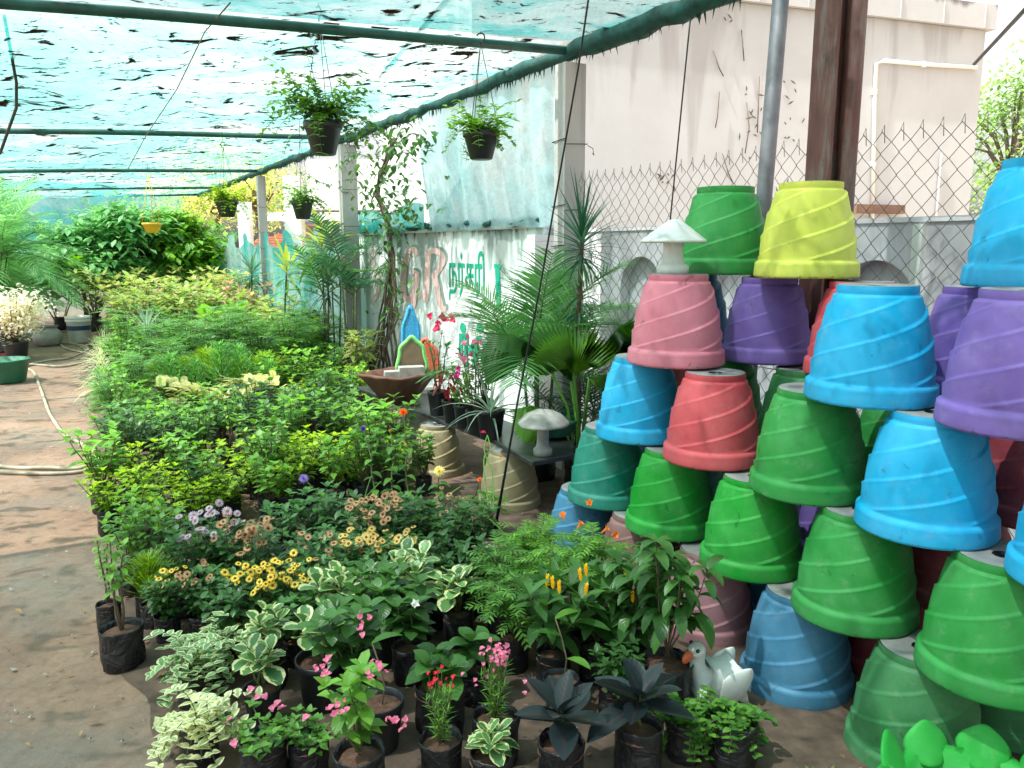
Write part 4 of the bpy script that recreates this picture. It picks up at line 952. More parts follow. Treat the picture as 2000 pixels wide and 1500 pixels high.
for q, u in enumerate((7.3, 7.7, 8.1, 8.5, 8.9)):
    bedrow(u, 1.75, 2.6, .27, ['leafyfresh', 'leafy', 'lime'], 'shrub', ORD[q]+' short row beside the brown tub', 'fresh green shrubs by the tub', 1.1, 'leafy_shrub', cat='shrub', sx=1.15, start='left')
for q, u in enumerate((7.45, 7.75)):
    bedrow(u, .75, 1.75, .2, 'caladium', 'broad leaf plant', ORD[q]+' row before the conifers', 'pale yellow leaf plants before the conifers', 1.35, 'caladium', cat='foliage plant', start='left')
for q, u in enumerate((7.5, 7.9, 8.3, 8.7)):
    bedrow(u, .30, .8, .24, ['leafyfresh', 'feather'], 'shrub', ORD[q]+' row left of the conifers', 'shrubs along the path edge', 1.05, 'leafy_shrub', cat='shrub')
bedrow(8.3, .8, 1.75, .23, 'conifer', 'small conifer', 'front conifer row', 'small bright conifers', 1.15, 'small_conifer', cat='conifer', sx=1.2, start='left')
bedrow(8.8, .75, 2.0, .27, ['conifer', 'limebush'], 'small conifer', 'rear conifer row', 'small bright conifers', 1.25, 'small_conifer', cat='conifer', sx=1.2, start='left')
for q, u in enumerate((9.3, 9.75, 10.2, 10.7, 11.2, 11.7)):
    bedrow(u, .55, 3.0, .36, ['feather', 'feather', 'feather', 'leafydark', 'fern', 'leafy'], 'shrub', ORD[q]+' row behind the conifers', 'feathery shrubs behind the conifers', 1.35, 'feathery_shrub', cat='shrub', sx=1.15)
for q, u in enumerate((12.3, 12.8, 13.3)):
    bedrow(u, .7, 3.1, .42, ['bigleaf', 'croton', 'leafyfresh', 'leafy'], 'plant', ORD[q]+' sunny row before the crotons', 'broad leaved plants before the crotons', 1.3, 'foliage_plant', cat='foliage plant', sx=1.2)
for q, u in enumerate((14, 14.7, 15.4, 16.2, 17.0)):
    bedrow(u, .9+.03*q, 3.1, .46, ['croton', 'croton', 'croton', 'crotonpink', 'leafyfresh'], 'croton', ORD[q]+' row of the far croton band', 'crotons in the far band', 1.5+.08*q, 'croton', cat='croton', sx=1.15)
for u, n in ((10.6, .3), (11.6, .32), (12.5, .36), (9.6, .28), (13.5, .45)):
    plant('spider', UN(u, n), 'white striped spider plant, %s along the path edge counting from the camera' % ORD[[9.6, 10.6, 11.6, 12.5, 13.5].index(u)], 'spider plant', 'spider plants at the path edge', 1.15, 'spider_plant')
plant('strapgrey', UN(12.2, .95, .35), 'grey green spiky strap plant standing above the feathery band', 'strap plant', None, 1.3, 'spiky_plant', None)
for u, n, w_ in ((13.0, 1.85, 'left'), (12.9, 2.3, 'right')): plant('bigleaf', UN(u, n, .0), 'large upright light green broad leaf plant, %s one of a pair above the feathery band' % w_, 'foliage plant', 'upright light green plants', 2.3, 'foliage_plant')
# ---- mid-foreground: mixed plants left, chrysanthemums, dark shrubs
for (x, y, k, lb, s) in [
 (258, 1140, 'leafyfresh', 'yellow green shrub at the path corner behind the lone grow bag', .95), (300, 1150, 'leafy', 'mid green shrub second from the path corner', .9),
 (345, 1140, 'leafy', 'mid green shrub left of the mauve flowers', .9), (275, 1075, 'leafyfresh', 'light green shrub in front of the lime band at the path', .85), (330, 1070, 'lime', 'lime tuft in front of the lime band, left of the mauve flowers', 1),
 (620, 1075, 'bluegreen', 'blue green shrub behind the tan chrysanthemums', 1), (560, 1085, 'bluegreen', 'blue green shrub behind the yellow chrysanthemums', .95), (670, 1090, 'darkbush', 'dark shrub behind the golden chrysanthemums', 1),
 (820, 1110, 'darkbush', 'dark green shrub in front of the pale dahlia', 1.05), (880, 1120, 'darkbush', 'dark green shrub right of the golden chrysanthemums', 1), (930, 1090, 'darkbush', 'dark green shrub at the foot of the black rope', .9),
 (850, 1170, 'darkbush', 'dark green shrub behind the variegated leaves', .9), (920, 1180, 'darkbush', 'dark green shrub left of the ferny plants', .9), (790, 1060, 'bluegreen', 'blue green shrub under the tall dahlia', .9)]:
    plant(k, G(x, y+20), lb, 'shrub', None, s, 'leafy_shrub')
ORD16 = 'first second third fourth fifth sixth seventh eighth ninth tenth eleventh twelfth thirteenth fourteenth fifteenth sixteenth'.split()
for j, (x, y) in enumerate(sorted([(455, 1165), (540, 1180), (610, 1150), (660, 1150), (360, 1195), (440, 1225), (550, 1225), (640, 1240), (700, 1235), (480, 1140), (290, 1195), (800, 1140), (760, 1230), (860, 1215), (580, 1290), (450, 1290)])):
    plant(['darkbush', 'leafydark', 'bluegreen'][j % 3], G(x, y+10), 'low dark leafy plant, %s from the path among the chrysanthemums' % ORD16[j], 'shrub', 'low dark plants among the chrysanthemums', .8, 'leafy_shrub')
mums = [(418, 1185, 'mauve', 16, 'pale mauve chrysanthemum left of the tan ones', 1.25), (490, 1200, 'tan', 24, 'tan chrysanthemum right of the mauve one', 1.2), (398, 1245, 'tan', 9, 'sparse tan chrysanthemum below the mauve one', .85),
        (330, 1245, 'yellow', 9, 'small golden yellow chrysanthemum nearest the path', .85), (505, 1262, 'yellow', 30, 'dense yellow chrysanthemum in front of the tan one', .95), (590, 1250, 'yellow', 16, 'yellow chrysanthemum right of the densest yellow one', .95),
        (650, 1205, 'tan', 8, 'sparse tan chrysanthemum in the middle of the bed', 1.1), (700, 1195, 'gold', 22, 'golden chrysanthemum in front of the tall tan one', 1.0), (765, 1185, 'gold', 20, 'golden chrysanthemum at the right of the flowering group', 1.0),
        (735, 1130, 'tan', 30, 'tall tan chrysanthemum with crowded heads', 1.15), (505, 1305, 'gold', 6, 'small golden chrysanthemum by the variegated leaves', .6), (880, 1085, 'tan', 12, 'dull tan chrysanthemum beside the cream planter', .95)]
for x, y, k, n, lb, s in mums:
    t = plant('mum', G(x, y+8), lb, 'chrysanthemum', None, s, 'chrysanthemum', rz=0)
    flowers(t, k, int(n*1.5), (.30, .39), .12, 1.0)
# tall dahlias
def dahlia(base, top, m, label, rp=.03, H=None, leaves=14, wd=.35, fallen=False):
    base = Vector(base); top = Vector(top); t = thing('dahlia', label, 'dahlia', base)
    d = top-base; P = [np.array((d.x*k/6, d.y*k/6, .1+(d.z-.1)*k/6))+np.array((.01*math.sin(k*1.9), .01*math.cos(k), 0)) for k in range(7)]
    b = MB(); b.tube(P, [.006-.0005*k for k in range(7)], 6); part('stem', b.mesh('stem', 'stem'), t)
    b = MB()
    for j in range(leaves):
        q = at(P, .15+.7*j/leaves); a = j*2.4; b.leaf(q, (math.cos(a), math.sin(a), .3), (0, 0, 1), R.uniform(.06, .10), .045, 'ovate', 1.0, .2, 4)
    part('foliage', b.mesh('foliage', 'mid'), t)
    part('flower', pom(rp, m, 70, wd), t, P[-1], (rad(50), 0, rv(.3)))
    bm, sm = R.choice(BAGS); part('grow_bag', bm, t); part('soil', sm, t)
dahlia(G(800, 1045), WY(790, 806, 4.75), 'p_orange', 'tall dahlia with a faded orange head in front of the tub')
dahlia(G(835, 1060), WY(861, 921, 4.3), 'p_cream', 'dahlia with one pale cream yellow head before the cream planter', .036)
dahlia(G(745, 1040), WY(712, 838, 4.75), 'p_purple', 'dahlia with a small violet head', .018, leaves=10)
dahlia(G(655, 1030), WY(595, 936, 4.6), 'p_lilac', 'dahlia with a flat lilac head over the lime band', .034, leaves=8, wd=.2)
dahlia(G(900, 1050), WY(940, 938, 4.2), 'p_orange', 'dahlia with a small orange yellow head before the cream planter', .016, leaves=6)
dahlia(G(770, 1050), WY(765, 842, 4.9), 'p_gold', 'tall dahlia with a dull gold head left of the orange one', .014, leaves=16)
t = plant('fern', G(960, 1050), 'small leafy plant in a black bag tied to the rope foot', 'potted plant', None, .7, 'potted_plant')
# long grass like stems
b = MB()
for P in [[(660, 1080), (690, 1000), (720, 965), (745, 940)], [(690, 1060), (730, 985), (790, 990), (830, 945)], [(800, 1010), (880, 995), (950, 1010), (1000, 1060)], [(725, 1020), (712, 980), (725, 930)], [(955, 1000), (945, 900), (958, 880), (952, 850)], [(965, 1000), (962, 930), (946, 880), (952, 850)], [(770, 1060), (830, 1000), (900, 950)]]:
    b.tube([tuple(WY(x, y, 4.15+.002*(1000-y))) for x, y in smoothp(P, 5)], .0035, 5)
t = thing('arching_lily', 'plant with long arching pale green stalks over the dark shrubs', 'plant', (0, 0, 0)); part('stem', b.mesh('stem', 'fresh'), t)
part('flower', pom(.018, 'p_rose', 30, .5), t, WY(944, 845, 4.35)); part('flower', pom(.014, 'p_orange', 24, .5), t, WY(978, 893, 4.3))
# ---- foreground
def fg(k, x, y, label, s=1, bag='bag', name='potted_plant', cat='potted plant', **kw): return plant(k, G(x, y), label, cat, None, s, name, bag, **kw)
t = fg('sapling', 243, 1300, 'lone tall sapling in a crumpled black grow bag on the path', 1.0, 'big', 'sapling', 'sapling')
fg('sapling', 215, 1225, 'thin sapling in the small black bag behind the lone grow bag', .8, 'bag', 'sapling', 'sapling')
fg('limebush', 300, 1225, 'low green shrub in a black bag right of the lone grow bag', .8)
fg('vinca', 385, 1375, 'trailing variegated plant with green and cream leaves', 1.0, 'bag', 'trailing_plant', 'trailing plant')
fg('vinca', 415, 1330, 'trailing variegated plant behind the other, beside the small round leaf bag', .9, 'bag', 'trailing_plant', 'trailing plant')
fg('vincapale', 392, 1490, 'pale cream trailing plant nearest the bottom left', 1.0, 'bag', 'trailing_plant', 'trailing plant')
fg('pep', 515, 1415, 'variegated round leaf plant in a low black pot at the front', 1.0, 'pot', 'variegated_plant', 'variegated plant')
fg('pep', 530, 1345, 'variegated plant just behind the front one', 1.05, 'bag', 'variegated_plant', 'variegated plant')
fg('pep', 635, 1380, 'tall variegated plant in a black pot left of the glossy shrub', 1.2, 'bigpot', 'variegated_plant', 'variegated plant').location.z += 0
fg('pep', 655, 1290, 'variegated plant with upright leaves in the middle of the bed', 1.25, 'bag', 'variegated_plant', 'variegated plant')
fg('pep', 735, 1260, 'variegated plant third from the path', 1.1, 'bag', 'variegated_plant', 'variegated plant')
fg('pep', 810, 1250, 'large variegated plant with white edged leaves behind the white trumpet', 1.3, 'bag', 'variegated_plant', 'variegated plant')
fg('pep', 895, 1260, 'variegated plant in a pot of red soil', 1.1, 'bag', 'variegated_plant', 'variegated plant')
fg('pep', 955, 1180, 'small pale variegated plant at the left of the ferny plants', 1.0, 'bag', 'variegated_plant', 'variegated plant')
fg('glossy', 690, 1395, 'glossy blue green shrub behind the empty pot', 1.15, 'bigpot')
fg('glossy', 735, 1300, 'glossy green shrub behind the white trumpet flower', 1.1)
t = fg('glossy', 800, 1330, 'glossy shrub with one white trumpet flower', 1.05, rz=0); part('flower', trumpet(.014, .045, 'p_white'), t, (.03, -.1, .34), (rad(50), rad(30), 0))
fg('round', 860, 1430, 'round leaf dark green shrub behind the red flowered tuft', 1.1, 'big')
fg('round', 925, 1370, 'round leaf dark green shrub behind the pink flowered tuft', 1.0, 'bag')
# empty pots of red soil
for x, y, lb in [(742, 1462, 'open black pot of red soil with a single twig'), (1095, 1402, 'open black pot of red soil with one thin bent stem')]:
    p = G(x, y); t = thing('soil_pot', lb, 'pot', p, 0, None, 1.0)
    bm, sm = POTS[0] if x > 1000 else POTS[1]; part('pot', bm, t, sc_=(1, 1, 1.1)); part('soil', sm, t, sc_=(1, 1, 1.1))
    b = MB(); P = [(.01, 0, .14), (.02, .01, .22), (-.0, .02, .30), (-.02, .03, .36)]; b.tube(P, .003, 5); part('stem', b.mesh('stem', 'wood'), t)
    b = MB()
    for j in range(3 if x > 1000 else 1): b.leaf(P[3-j], (math.cos(j*2.5+.5), math.sin(j*2.5+.5), .6), (0, 0, 1), .11, .04, 'oval', .9, .2, 5)
    part('foliage', b.mesh('foliage', 'mid'), t)
fg('whiteedge', 960, 1560, 'white edged low plant at the bottom edge below the pink tuft', 1.1, 'bag')
fg('limetuft', 1590, 1640, 'small lime tuft at the bottom edge below the blue planter', .7, 'small')
t = fg('impatiens', 520, 1535, 'low green bush with a few pink flowers at the bottom edge', 1.15, 'bag', 'flowering_plant', 'flowering plant', rz=0); flowers(t, F5['p_pink'], 9, (.19, .23), .13, .75, False)
t = fg('impatiens', 605, 1520, 'low dark green bush right of the pink flowered one at the bottom edge', 1.0, 'bag'); 
t = fg('begonia', 705, 1570, 'begonia with clustered pink flowers at the bottom edge', 1.25, 'bag', 'flowering_plant', 'flowering plant', rz=0)
for c in ((-.08, .0, .35), (.0, .05, .43), (.05, -.04, .36), (-.03, -.08, .30), (.1, -.05, .24)): flowers(t, F5['p_pink'], 10, (c[2]-.02, c[2]+.03), .026, .5, False, c=c[:2], stems_=False, tilt=1)
t = fg('dianthus', 862, 1530, 'narrow leaved tuft topped with red flowers', 1.1, 'bag', 'flowering_plant', 'flowering plant', rz=0); flowers(t, F5['p_red'], 14, (.29, .35), .045, .5, False, tilt=.8); 
t = fg('dianthus', 968, 1490, 'narrow leaved tuft topped with a ball of pink flowers', 1.2, 'bag', 'flowering_plant', 'flowering plant', rz=0); flowers(t, F5['p_pink'], 34, (.30, .34), .042, .5, False, tilt=.8); flowers(t, F5['p_pink'], 9, (.22, .28), .09, .45, False)
fg('ficus', 1095, 1545, 'dark purple rubber plant at the bottom edge left of its twin', 1.2, 'bag', 'rubber_plant', 'rubber plant')
fg('ficus', 1245, 1510, 'dark purple rubber plant with a long raised leaf', 1.2, 'bag', 'rubber_plant', 'rubber plant')
fg('darkbush', 1200, 1400, 'empty looking black bag with dark stems behind the rubber plants', .7, 'big')
# ferny and lolli group
for (x, y, k, lb, s) in [(985, 1250, 'ferndark', 'ferny dark green shrub left in the ferny group', 1.15), (1040, 1200, 'fern', 'fresh green ferny shrub at the rear of the ferny group', 1.1), (1090, 1260, 'fern', 'fresh green ferny shrub in the centre of the ferny group', 1.15),
                         (1000, 1310, 'ferndark', 'ferny dark shrub above the pot of red soil', 1.1), (1050, 1170, 'fern', 'ferny shrub against the faded blue planter', 1.0)]:
    plant(k, G(x, y), lb, 'shrub', None, s, 'ferny_shrub')
t = plant('fern', G(1150, 1240), 'ferny shrub with orange trumpet flowers before the brown planter', 'flowering shrub', None, 1.25, 'flowering_shrub', rz=0)
TR = trumpet()
for c in ((.0, 0, .46), (-.05, -.05, .40), (.03, -.06, .39), (-.09, -.02, .42), (.07, .0, .36)): part('flower', TR, t, c, (rad(30)+rv(.6), rv(1), 0), .6)
SPK = spike()
for (x, y, lb, s) in [(1080, 1345, 'broad leaved plant with upright yellow flower spikes, left one', 1.1), (1165, 1330, 'broad leaved plant with yellow spikes and one lime leaf', 1.1), (1230, 1330, 'broad leaved plant with a yellow spike beside the drooping shrub', 1.05)]:
    t = plant('lolli', G(x, y), lb, 'flowering plant', None, s, 'flowering_plant', rz=0)
    for j in range(3): part('flower', SPK, t, (rv(.09), -.06+rv(.05), .38+rv(.03)), (rv(.2), rv(.2), 0), 1)
fg('droop', 1300, 1385, 'tall drooping dark leaf shrub in front of the dusty pink planter', 1.15, 'big', 'drooping_shrub', 'shrub')
fg('droop', 1235, 1330, 'drooping dark leaf shrub left of the tall one', 1.0, 'bag', 'drooping_shrub', 'shrub')
fg('clover', 1430, 1495, 'clover like trailing plant in a black bag before the duck', 1.0, 'big', 'trailing_plant', 'trailing plant')
fg('clover', 1335, 1480, 'straggly clover like plant left of the duck bag', 1.0, 'bag', 'trailing_plant', 'trailing plant')
# fallen leaves
b = MB()
for k in range(520):
    u = R.uniform(1.2, 4.2) if k % 3 else R.uniform(1.5, 12); n = R.uniform(-.6, 2.6) if k % 3 else R.uniform(-1.6, .3)
    s = R.uniform(.008, .03) if k % 7 else .045
    b.leaf(UN(u, n, .018), (rv(1), rv(1), .1), (0, 0, 1), s, s*.5, 'oval', .3, .3, 2)
struct('litter', b.mesh('litter', 'dry'), 'stuff')
b = MB()
for k in range(900):
    u = 2+R.random()**1.5*11; n = R.uniform(-3.2, .35) if k % 4 else R.uniform(0, 2.5); s_ = R.uniform(.003, .010)
    c_ = np.array(UN(u, n, .012)); b.add([c_+np.array((rv(s_)+dx*s_, rv(s_)*.5+dy*s_, dz*s_)) for dx, dy, dz in ((1, 0, 0), (0, 1, 0), (-1, 0, 0), (0, -1, 0), (0, 0, .9))], [(0, 1, 4), (1, 2, 4), (2, 3, 4), (3, 0, 4)])
struct('gravel', b.mesh('gravel', 'cementgrey', False), 'stuff')
# ------------------------------------------------------------------ duck
def skinned(name, pts, edges, m, sub=2):
    me = bpy.data.meshes.new(name); me.from_pydata([p[:3] for p in pts], edges, []); o = bpy.data.objects.new(name, me); C.objects.link(o)
    md = o.modifiers.new('s', 'SKIN'); 
    if not me.skin_vertices: me.skin_vertices.new()
    for i, p in enumerate(pts): me.skin_vertices[0].data[i].radius = (p[3], p[4] if len(p) > 4 else p[3])
    me.skin_vertices[0].data[0].use_root = True
    o.modifiers.new('u', 'SUBSURF').levels = sub; o.modifiers['u'].render_levels = sub
    dg = bpy.context.evaluated_depsgraph_get(); me2 = bpy.data.meshes.new_from_object(o.evaluated_get(dg)); bpy.data.objects.remove(o)
    me2.name = name; me2.materials.clear(); me2.materials.append(M[m]); me2.polygons.foreach_set('use_smooth', [True]*len(me2.polygons)); return me2
dk = G(1385, 1385, 0.0); dz = .0
dt = thing('duck_figure', 'white duck figure with an orange beak among the clover leaves', 'ornament', (dk.x, dk.y, 0), rad(8), None, 1.0)
part('body', skinned('body', [(.03, 0, .10, .075, .07), (.09, 0, .115, .06), (.13, 0, .14, .03), (-.03, 0, .12, .055), (-.055, -.005, .17, .030), (-.055, -.01, .215, .026), (-.06, -.015, .245, .036), (-.068, -.02, .255, .034)], [(0, 1), (1, 2), (0, 3), (3, 4), (4, 5), (5, 6), (6, 7)], 'white'), dt)
part('beak', skinned('beak', [(-.085, -.025, .242, .017, .02), (-.11, -.04, .225, .014, .02), (-.125, -.05, .215, .006, .012)], [(0, 1), (1, 2)], 'orange'), dt)
for sg in (-1, 1):
    b = MB(); b.lathe([(.001, 0), (.034, .012), (.055, .045), (.062, .085), (.054, .13), (.034, .165), (.012, .188), (.001, .195)], 24, fn=lambda th, z, i: .004*math.sin(3*th+z*40) if 0 < i < 7 else 0)
    part('wing', b.mesh('wing', 'white'), dt, (.015, sg*.058, .06), (rad(-7)*sg, rad(38), 0), (.82, .22, .86))
    b = MB(); b.lathe([(.0075, 0), (.006, .003), (.001, .005)], 12); part('eye', b.mesh('eye', 'black'), dt, (-.073, -.02+sg*.033, .258), (rad(90) if sg < 0 else rad(-90), 0, 0))
dk_plinth = MB(); dk_plinth.lathe([(.09, 0), (.09, .05), (.001, .05)], 18); part('base', dk_plinth.mesh('base', 'cementgrey'), dt)
# ------------------------------------------------------------------ bright green leafy bowl at the bottom right
t = thing('leafy_bowl', 'bright green cement bowl with upright leaf lobes at the bottom right', 'bowl', (1.26, 1.93, 0), 0, None, .98)
b = MB()
b.lathe([(.15, 0), (.17, .02), (.21, .12), (.245, .19), (.24, .20), (.205, .185), (.19, .14), (.001, .13)], 64, fn=lambda th, z, i: (.022*math.cos(7*th) if i in (3, 4) else .008*math.cos(7*th)))
part('bowl', b.mesh('bowl', 'greencem'), t)
b = MB()
for k in range(9):
    a = 2*math.pi*k/9+.35; d = (math.cos(a)*.45, math.sin(a)*.45, 1.0); b.leaf((math.cos(a)*.19, math.sin(a)*.19, .15), d, (-math.sin(a)*0+math.cos(a), math.sin(a), 0), R.uniform(.13, .17), .155, 'oval', .3, .3, 6)
lm = b.mesh('lobe', 'greencem'); o = part('lobes', lm, t); md = o.modifiers.new('s', 'SOLIDIFY'); md.thickness = .016
md = o.modifiers.new('u', 'SUBSURF'); md.levels = 1; md.render_levels = 1
b = MB(); b.lathe([(.185, .13), (.1, .14), (.001, .14)], 24, fn=lambda th, z, i: .01*math.sin(5*th)); part('filling', b.mesh('filling', 'soil'), t)
# ------------------------------------------------------------------ hanging baskets
def basket(px, py, Y, label, r_=.11, h=.13, m='pot_black', hook_to=None, foliage='fresh', trail=26, wire='iron', hw=.6, Ln=.28, fm=True):
    p = WY(px, py, Y); t = thing('hanging_basket', label, 'hanging basket', (p.x, p.y, p.z), R.uniform(0, 6))
    b = MB(); b.lathe([(r_*.55, 0), (r_*.62, .006), (r_*.9, h*.75), (r_*.93, h*.76), (r_*1.0, h*.8), (r_*1.02, h), (r_*.95, h), (r_*.9, h*.8)], 30, capb=True); part('pot', b.mesh('pot', m), t)
    b = MB(); b.lathe([(r_*.93, h*.8), (.001, h*.86)], 16); part('soil', b.mesh('soil', 'soil'), t)
    top = (hook_to if hook_to else znet(toUN(p)[1])) - p.z; b = MB(); j = h+hw
    for k in range(3):
        a = 2*math.pi*k/3+.3; b.tube([(r_*math.cos(a), r_*math.sin(a), h*.95), (.0, 0, j)], .0025 if m != 'yellowpot' else .005, 5)
    part('hanger_wire', b.mesh('hanger_wire', wire), t)
    b = MB(); P = [(0, 0, j-.01)]
    for k in range(11):
        a = -math.pi/2+k*math.pi*1.35/10; P.append((.028*math.cos(a), 0, j+.03+.028*math.sin(a)))
    b.tube(P, .005, 6); b.tube([(.0, 0, j+.05), (0.004, 0, max(j+.08, top))], .003, 5); part('hook', b.mesh('hook', 'iron'), t)
    bs, bl_ = MB(), MB()
    for i in range(trail):
        a = 2*math.pi*i/trail+rv(.3); up = R.random(); d = np.array((math.cos(a)*.6, math.sin(a)*.6, .5+up*1.3)); q = np.array((rv(r_*.6), rv(r_*.6), h*.9)); P = [q]; l = Ln*R.uniform(.5, 1.2)
        for k in range(7):
            d = d+np.array((rv(.15), rv(.15), -.38*(1-.5*up))); d /= np.linalg.norm(d); q = q+d*l/7; P.append(q)
        bs.tube(P, .0016, 4, False)
        for jn in range(9):
            q = at(P, (jn+.6)/9)
            for sg in (-1, 1): a2 = a+sg*1.2+rv(.6); bl_.leaf(q, (math.cos(a2), math.sin(a2), .3+rv(.5)), (0, 0, 1), R.uniform(.035, .055), .028, 'ovate', .6, .2, 3)
    if trail: part('stem', bs.mesh('stem', 'stem'), t); part('foliage', bl_.mesh('foliage', foliage), t)
    return t
basket(633, 303, 5.2, 'black hanging basket with trailing leaves, largest and nearest the middle of the roof', .12, .20, hw=.62, trail=84, Ln=.46, foliage='mid')
basket(940, 312, 5.45, 'black hanging basket of fresh leaves in front of the white curtain', .12, .18, hw=.55, trail=46, Ln=.30)
basket(444, 424, 8.9, 'small black hanging basket left of the white columns', .125, .18, hw=.55, trail=44, Ln=.32, foliage='lime')
basket(592, 428, 8.6, 'small black hanging basket in front of the white columns', .115, .19, hw=.6, trail=44, Ln=.36)
basket(298, 455, 12.5, 'yellow hanging basket far back before the palms', .145, .15, 'yellowpot', hw=.75, trail=0, wire='yellowpot')
# ------------------------------------------------------------------ climbing vine on the wall
vb = WN(745, 735, NW-.14); t = thing('climbing_vine', 'climbing vine with twisted stems rising along the painted wall to the net', 'vine', (vb.x, vb.y, 0))
bs, bl_ = MB(), MB(); V0 = Vector((vb.x, vb.y, 0))
base_pts = [(742, 730), (745, 680), (758, 620), (764, 560), (765, 500), (760, 450), (750, 410), (735, 380), (745, 340), (760, 300), (770, 270)]
for s in range(13):
    P = []; sx = rv(26)
    for k, (x, y) in enumerate(base_pts):
        w_ = 6+16*(1 if k < 3 else .35); q = WN(x+sx*max(0, 1-k/4.)+w_*.5*math.sin(k*1.9+s*1.7), y, NW-.16-.1*math.sin(s)*.5)
        P.append(np.array(q-V0))
    P[0][2] = .0; bs.tube(P, [.016-.0008*k for k in range(len(P))], 6)
for k in range(620):
    j = R.random(); x, y = base_pts[min(10, int(2+j*9))]; spx = 18 if y > 420 else 42
    if y > 440 and R.random() < .55: continue
    q = np.array(WN(x+R.gauss(0, spx), y+R.gauss(0, 22), NW-.18-R.random()*.25)-V0); a = R.uniform(0, 6.28)
    bl_.leaf(q, (math.cos(a), math.sin(a), rv(.6)), (0, 0, 1), R.uniform(.06, .13), R.uniform(.04, .08), 'heart', 1.1, .2, 4)
for P in [[(770, 290), (800, 262), (830, 270), (835, 295)], [(745, 330), (700, 300), (660, 330)], [(760, 300), (790, 250), (815, 225)], [(735, 380), (690, 350), (640, 360), (600, 340)], [(750, 420), (800, 405), (815, 440)]]:
    pp = [np.array(WN(x, y, NW-.3)-V0) for x, y in smoothp(P, 4)]; bs.tube(pp, .003, 4)
    for q in pp:
        for _ in range(3): a = R.uniform(0, 6.28); bl_.leaf(q, (math.cos(a), math.sin(a), rv(.5)), (0, 0, 1), R.uniform(.05, .10), R.uniform(.035, .06), 'heart', 1.0, .2, 3)
part('stem', bs.mesh('stem', 'bark'), t); part('foliage', bl_.mesh('foliage', 'dark'), t)
# ------------------------------------------------------------------ palms
def palm(loc, label, H, nf, fl, m='palm', canes=4, sp=.2, ll=.22, lw=.022, nl=26, name='palm', cat='palm', bag=True, droop=1.1, el=(.5, 1.3), group=None, cane_m='stem', clear=.35):
    t = thing(name, label, cat, loc, R.uniform(0, 6), group); bs, bl_, br = MB(), MB(), MB()
    for c in range(canes):
        a0 = 2*math.pi*c/canes+rv(.3); e = np.array((sp*math.cos(a0), sp*math.sin(a0), H*clear*R.uniform(.8, 1.15))); b0 = np.array((.05*math.cos(a0), .05*math.sin(a0), .1))
        bs.tube([b0, (b0+e)/2+np.array((0, 0, .03)), e], [.014, .012, .010], 6)
        for k in range(nf):
            a = a0+k*2.4+rv(.3); q = el[0]+(el[1]-el[0])*((k+.5)/nf); frond(bl_, br, e, (math.cos(a)*math.cos(q), math.sin(a)*math.cos(q), math.sin(q)), fl*R.uniform(.75, 1.1), nl, ll, lw, droop*R.uniform(.7, 1.2), .006, .25, 3)
    part('trunk', bs.mesh('trunk', cane_m), t); part('frond_stems', br.mesh('frond_stems', 'stem'), t); part('fronds', bl_.mesh('fronds', m), t)
    if bag: bm, sm = BBAGS[0]; part('grow_bag', bm, t, sc_=(1.5, 1.5, 1.5)); part('soil', sm, t, sc_=(1.5, 1.5, 1.5))
    return t
# right cluster by the post
q = UN(4.75, 2.85); palm((q.x, q.y, 0), 'areca palm with wide arching fronds in front of the lettering', 1.75, 5, .85, 'palm', 4, .1, .36, .02, 34, 'areca_palm', clear=.46, el=(.5, 1.4))
q = UN(4.35, 2.95); palm((q.x, q.y, 0), 'dark bushy palm low behind the domed mushroom', 1.2, 5, .6, 'palmdark', 3, .12, .24, .014, 22, 'areca_palm', clear=.42)
q = WN(1130, 600, NE-.32); t = thing('screw_pine', 'narrow leaved dracaena on a dark stem in front of the tall post', 'dracaena', (q.x, q.y, 0), 0)
b = MB(); b.tube([(0, 0, 0), (.01, 0, .6), (0, .01, 1.2), (.02, 0, 1.75)], [.022, .018, .016, .014], 7); part('trunk', b.mesh('trunk', 'bark'), t)
b = MB()
for k in range(70):
    t_ = k/70; a = k*2.4; e = -.35+1.75*t_; b.leaf((.015, 0, 1.55+.2*t_), (math.cos(a)*math.cos(e), math.sin(a)*math.cos(e), math.sin(e)+.05), (0, 0, 1), R.uniform(.30, .42), .026, 'strap', .9*(1-t_)+.1, .4, 5)
for k in range(34):
    t_ = k/34; a = k*2.4; e = -.5+.9*t_; b.leaf((.01, 0, 1.15+.2*t_), (math.cos(a)*math.cos(e), math.sin(a)*math.cos(e), math.sin(e)), (0, 0, 1), R.uniform(.2, .3), .022, 'strap', 1.0, .4, 4)
part('foliage', b.mesh('foliage', 'palmdark'), t)
# fan palm
def fan(bl_, c, d, up, r_, n=26, spread=2.4, depth=.5):
    d = np.array(d, float); d /= np.linalg.norm(d); sd = np.cross(d, up); sd /= np.linalg.norm(sd); nr = np.cross(sd, d); V = [np.array(c, float)]; U = [(0, 0)]; F = []
    for k in range(n*2+1):
        a = -spread/2+spread*k/(2*n); z = (.05 if k % 2 else -.05)*r_; e = r_*(1.0 if k % 2 == 0 else .60)*(1-.12*abs(a))
        m_ = np.array(c)+(d*math.cos(a)+sd*math.sin(a))*e*.55+nr*(z*.8+.12*r_*math.cos(a*1.3)); o_ = np.array(c)+(d*math.cos(a)+sd*math.sin(a))*e+nr*z+np.array((0, 0, -.16*r_)); V += [m_, o_]; U += [(a, .5), (a, 1)]
    for k in range(n*2): i = 1+2*k; F += [(0, i, i+2), (i, i+1, i+3, i+2)]
    bl_.add(V, F, U, R.random())
Q = UN(4.12, 2.78); t = thing('fan_palm', 'fan palm with pleated yellow green leaves between the post and the stack', 'palm', tuple(Q)); bs, bl_ = MB(), MB()
YF = Q.y
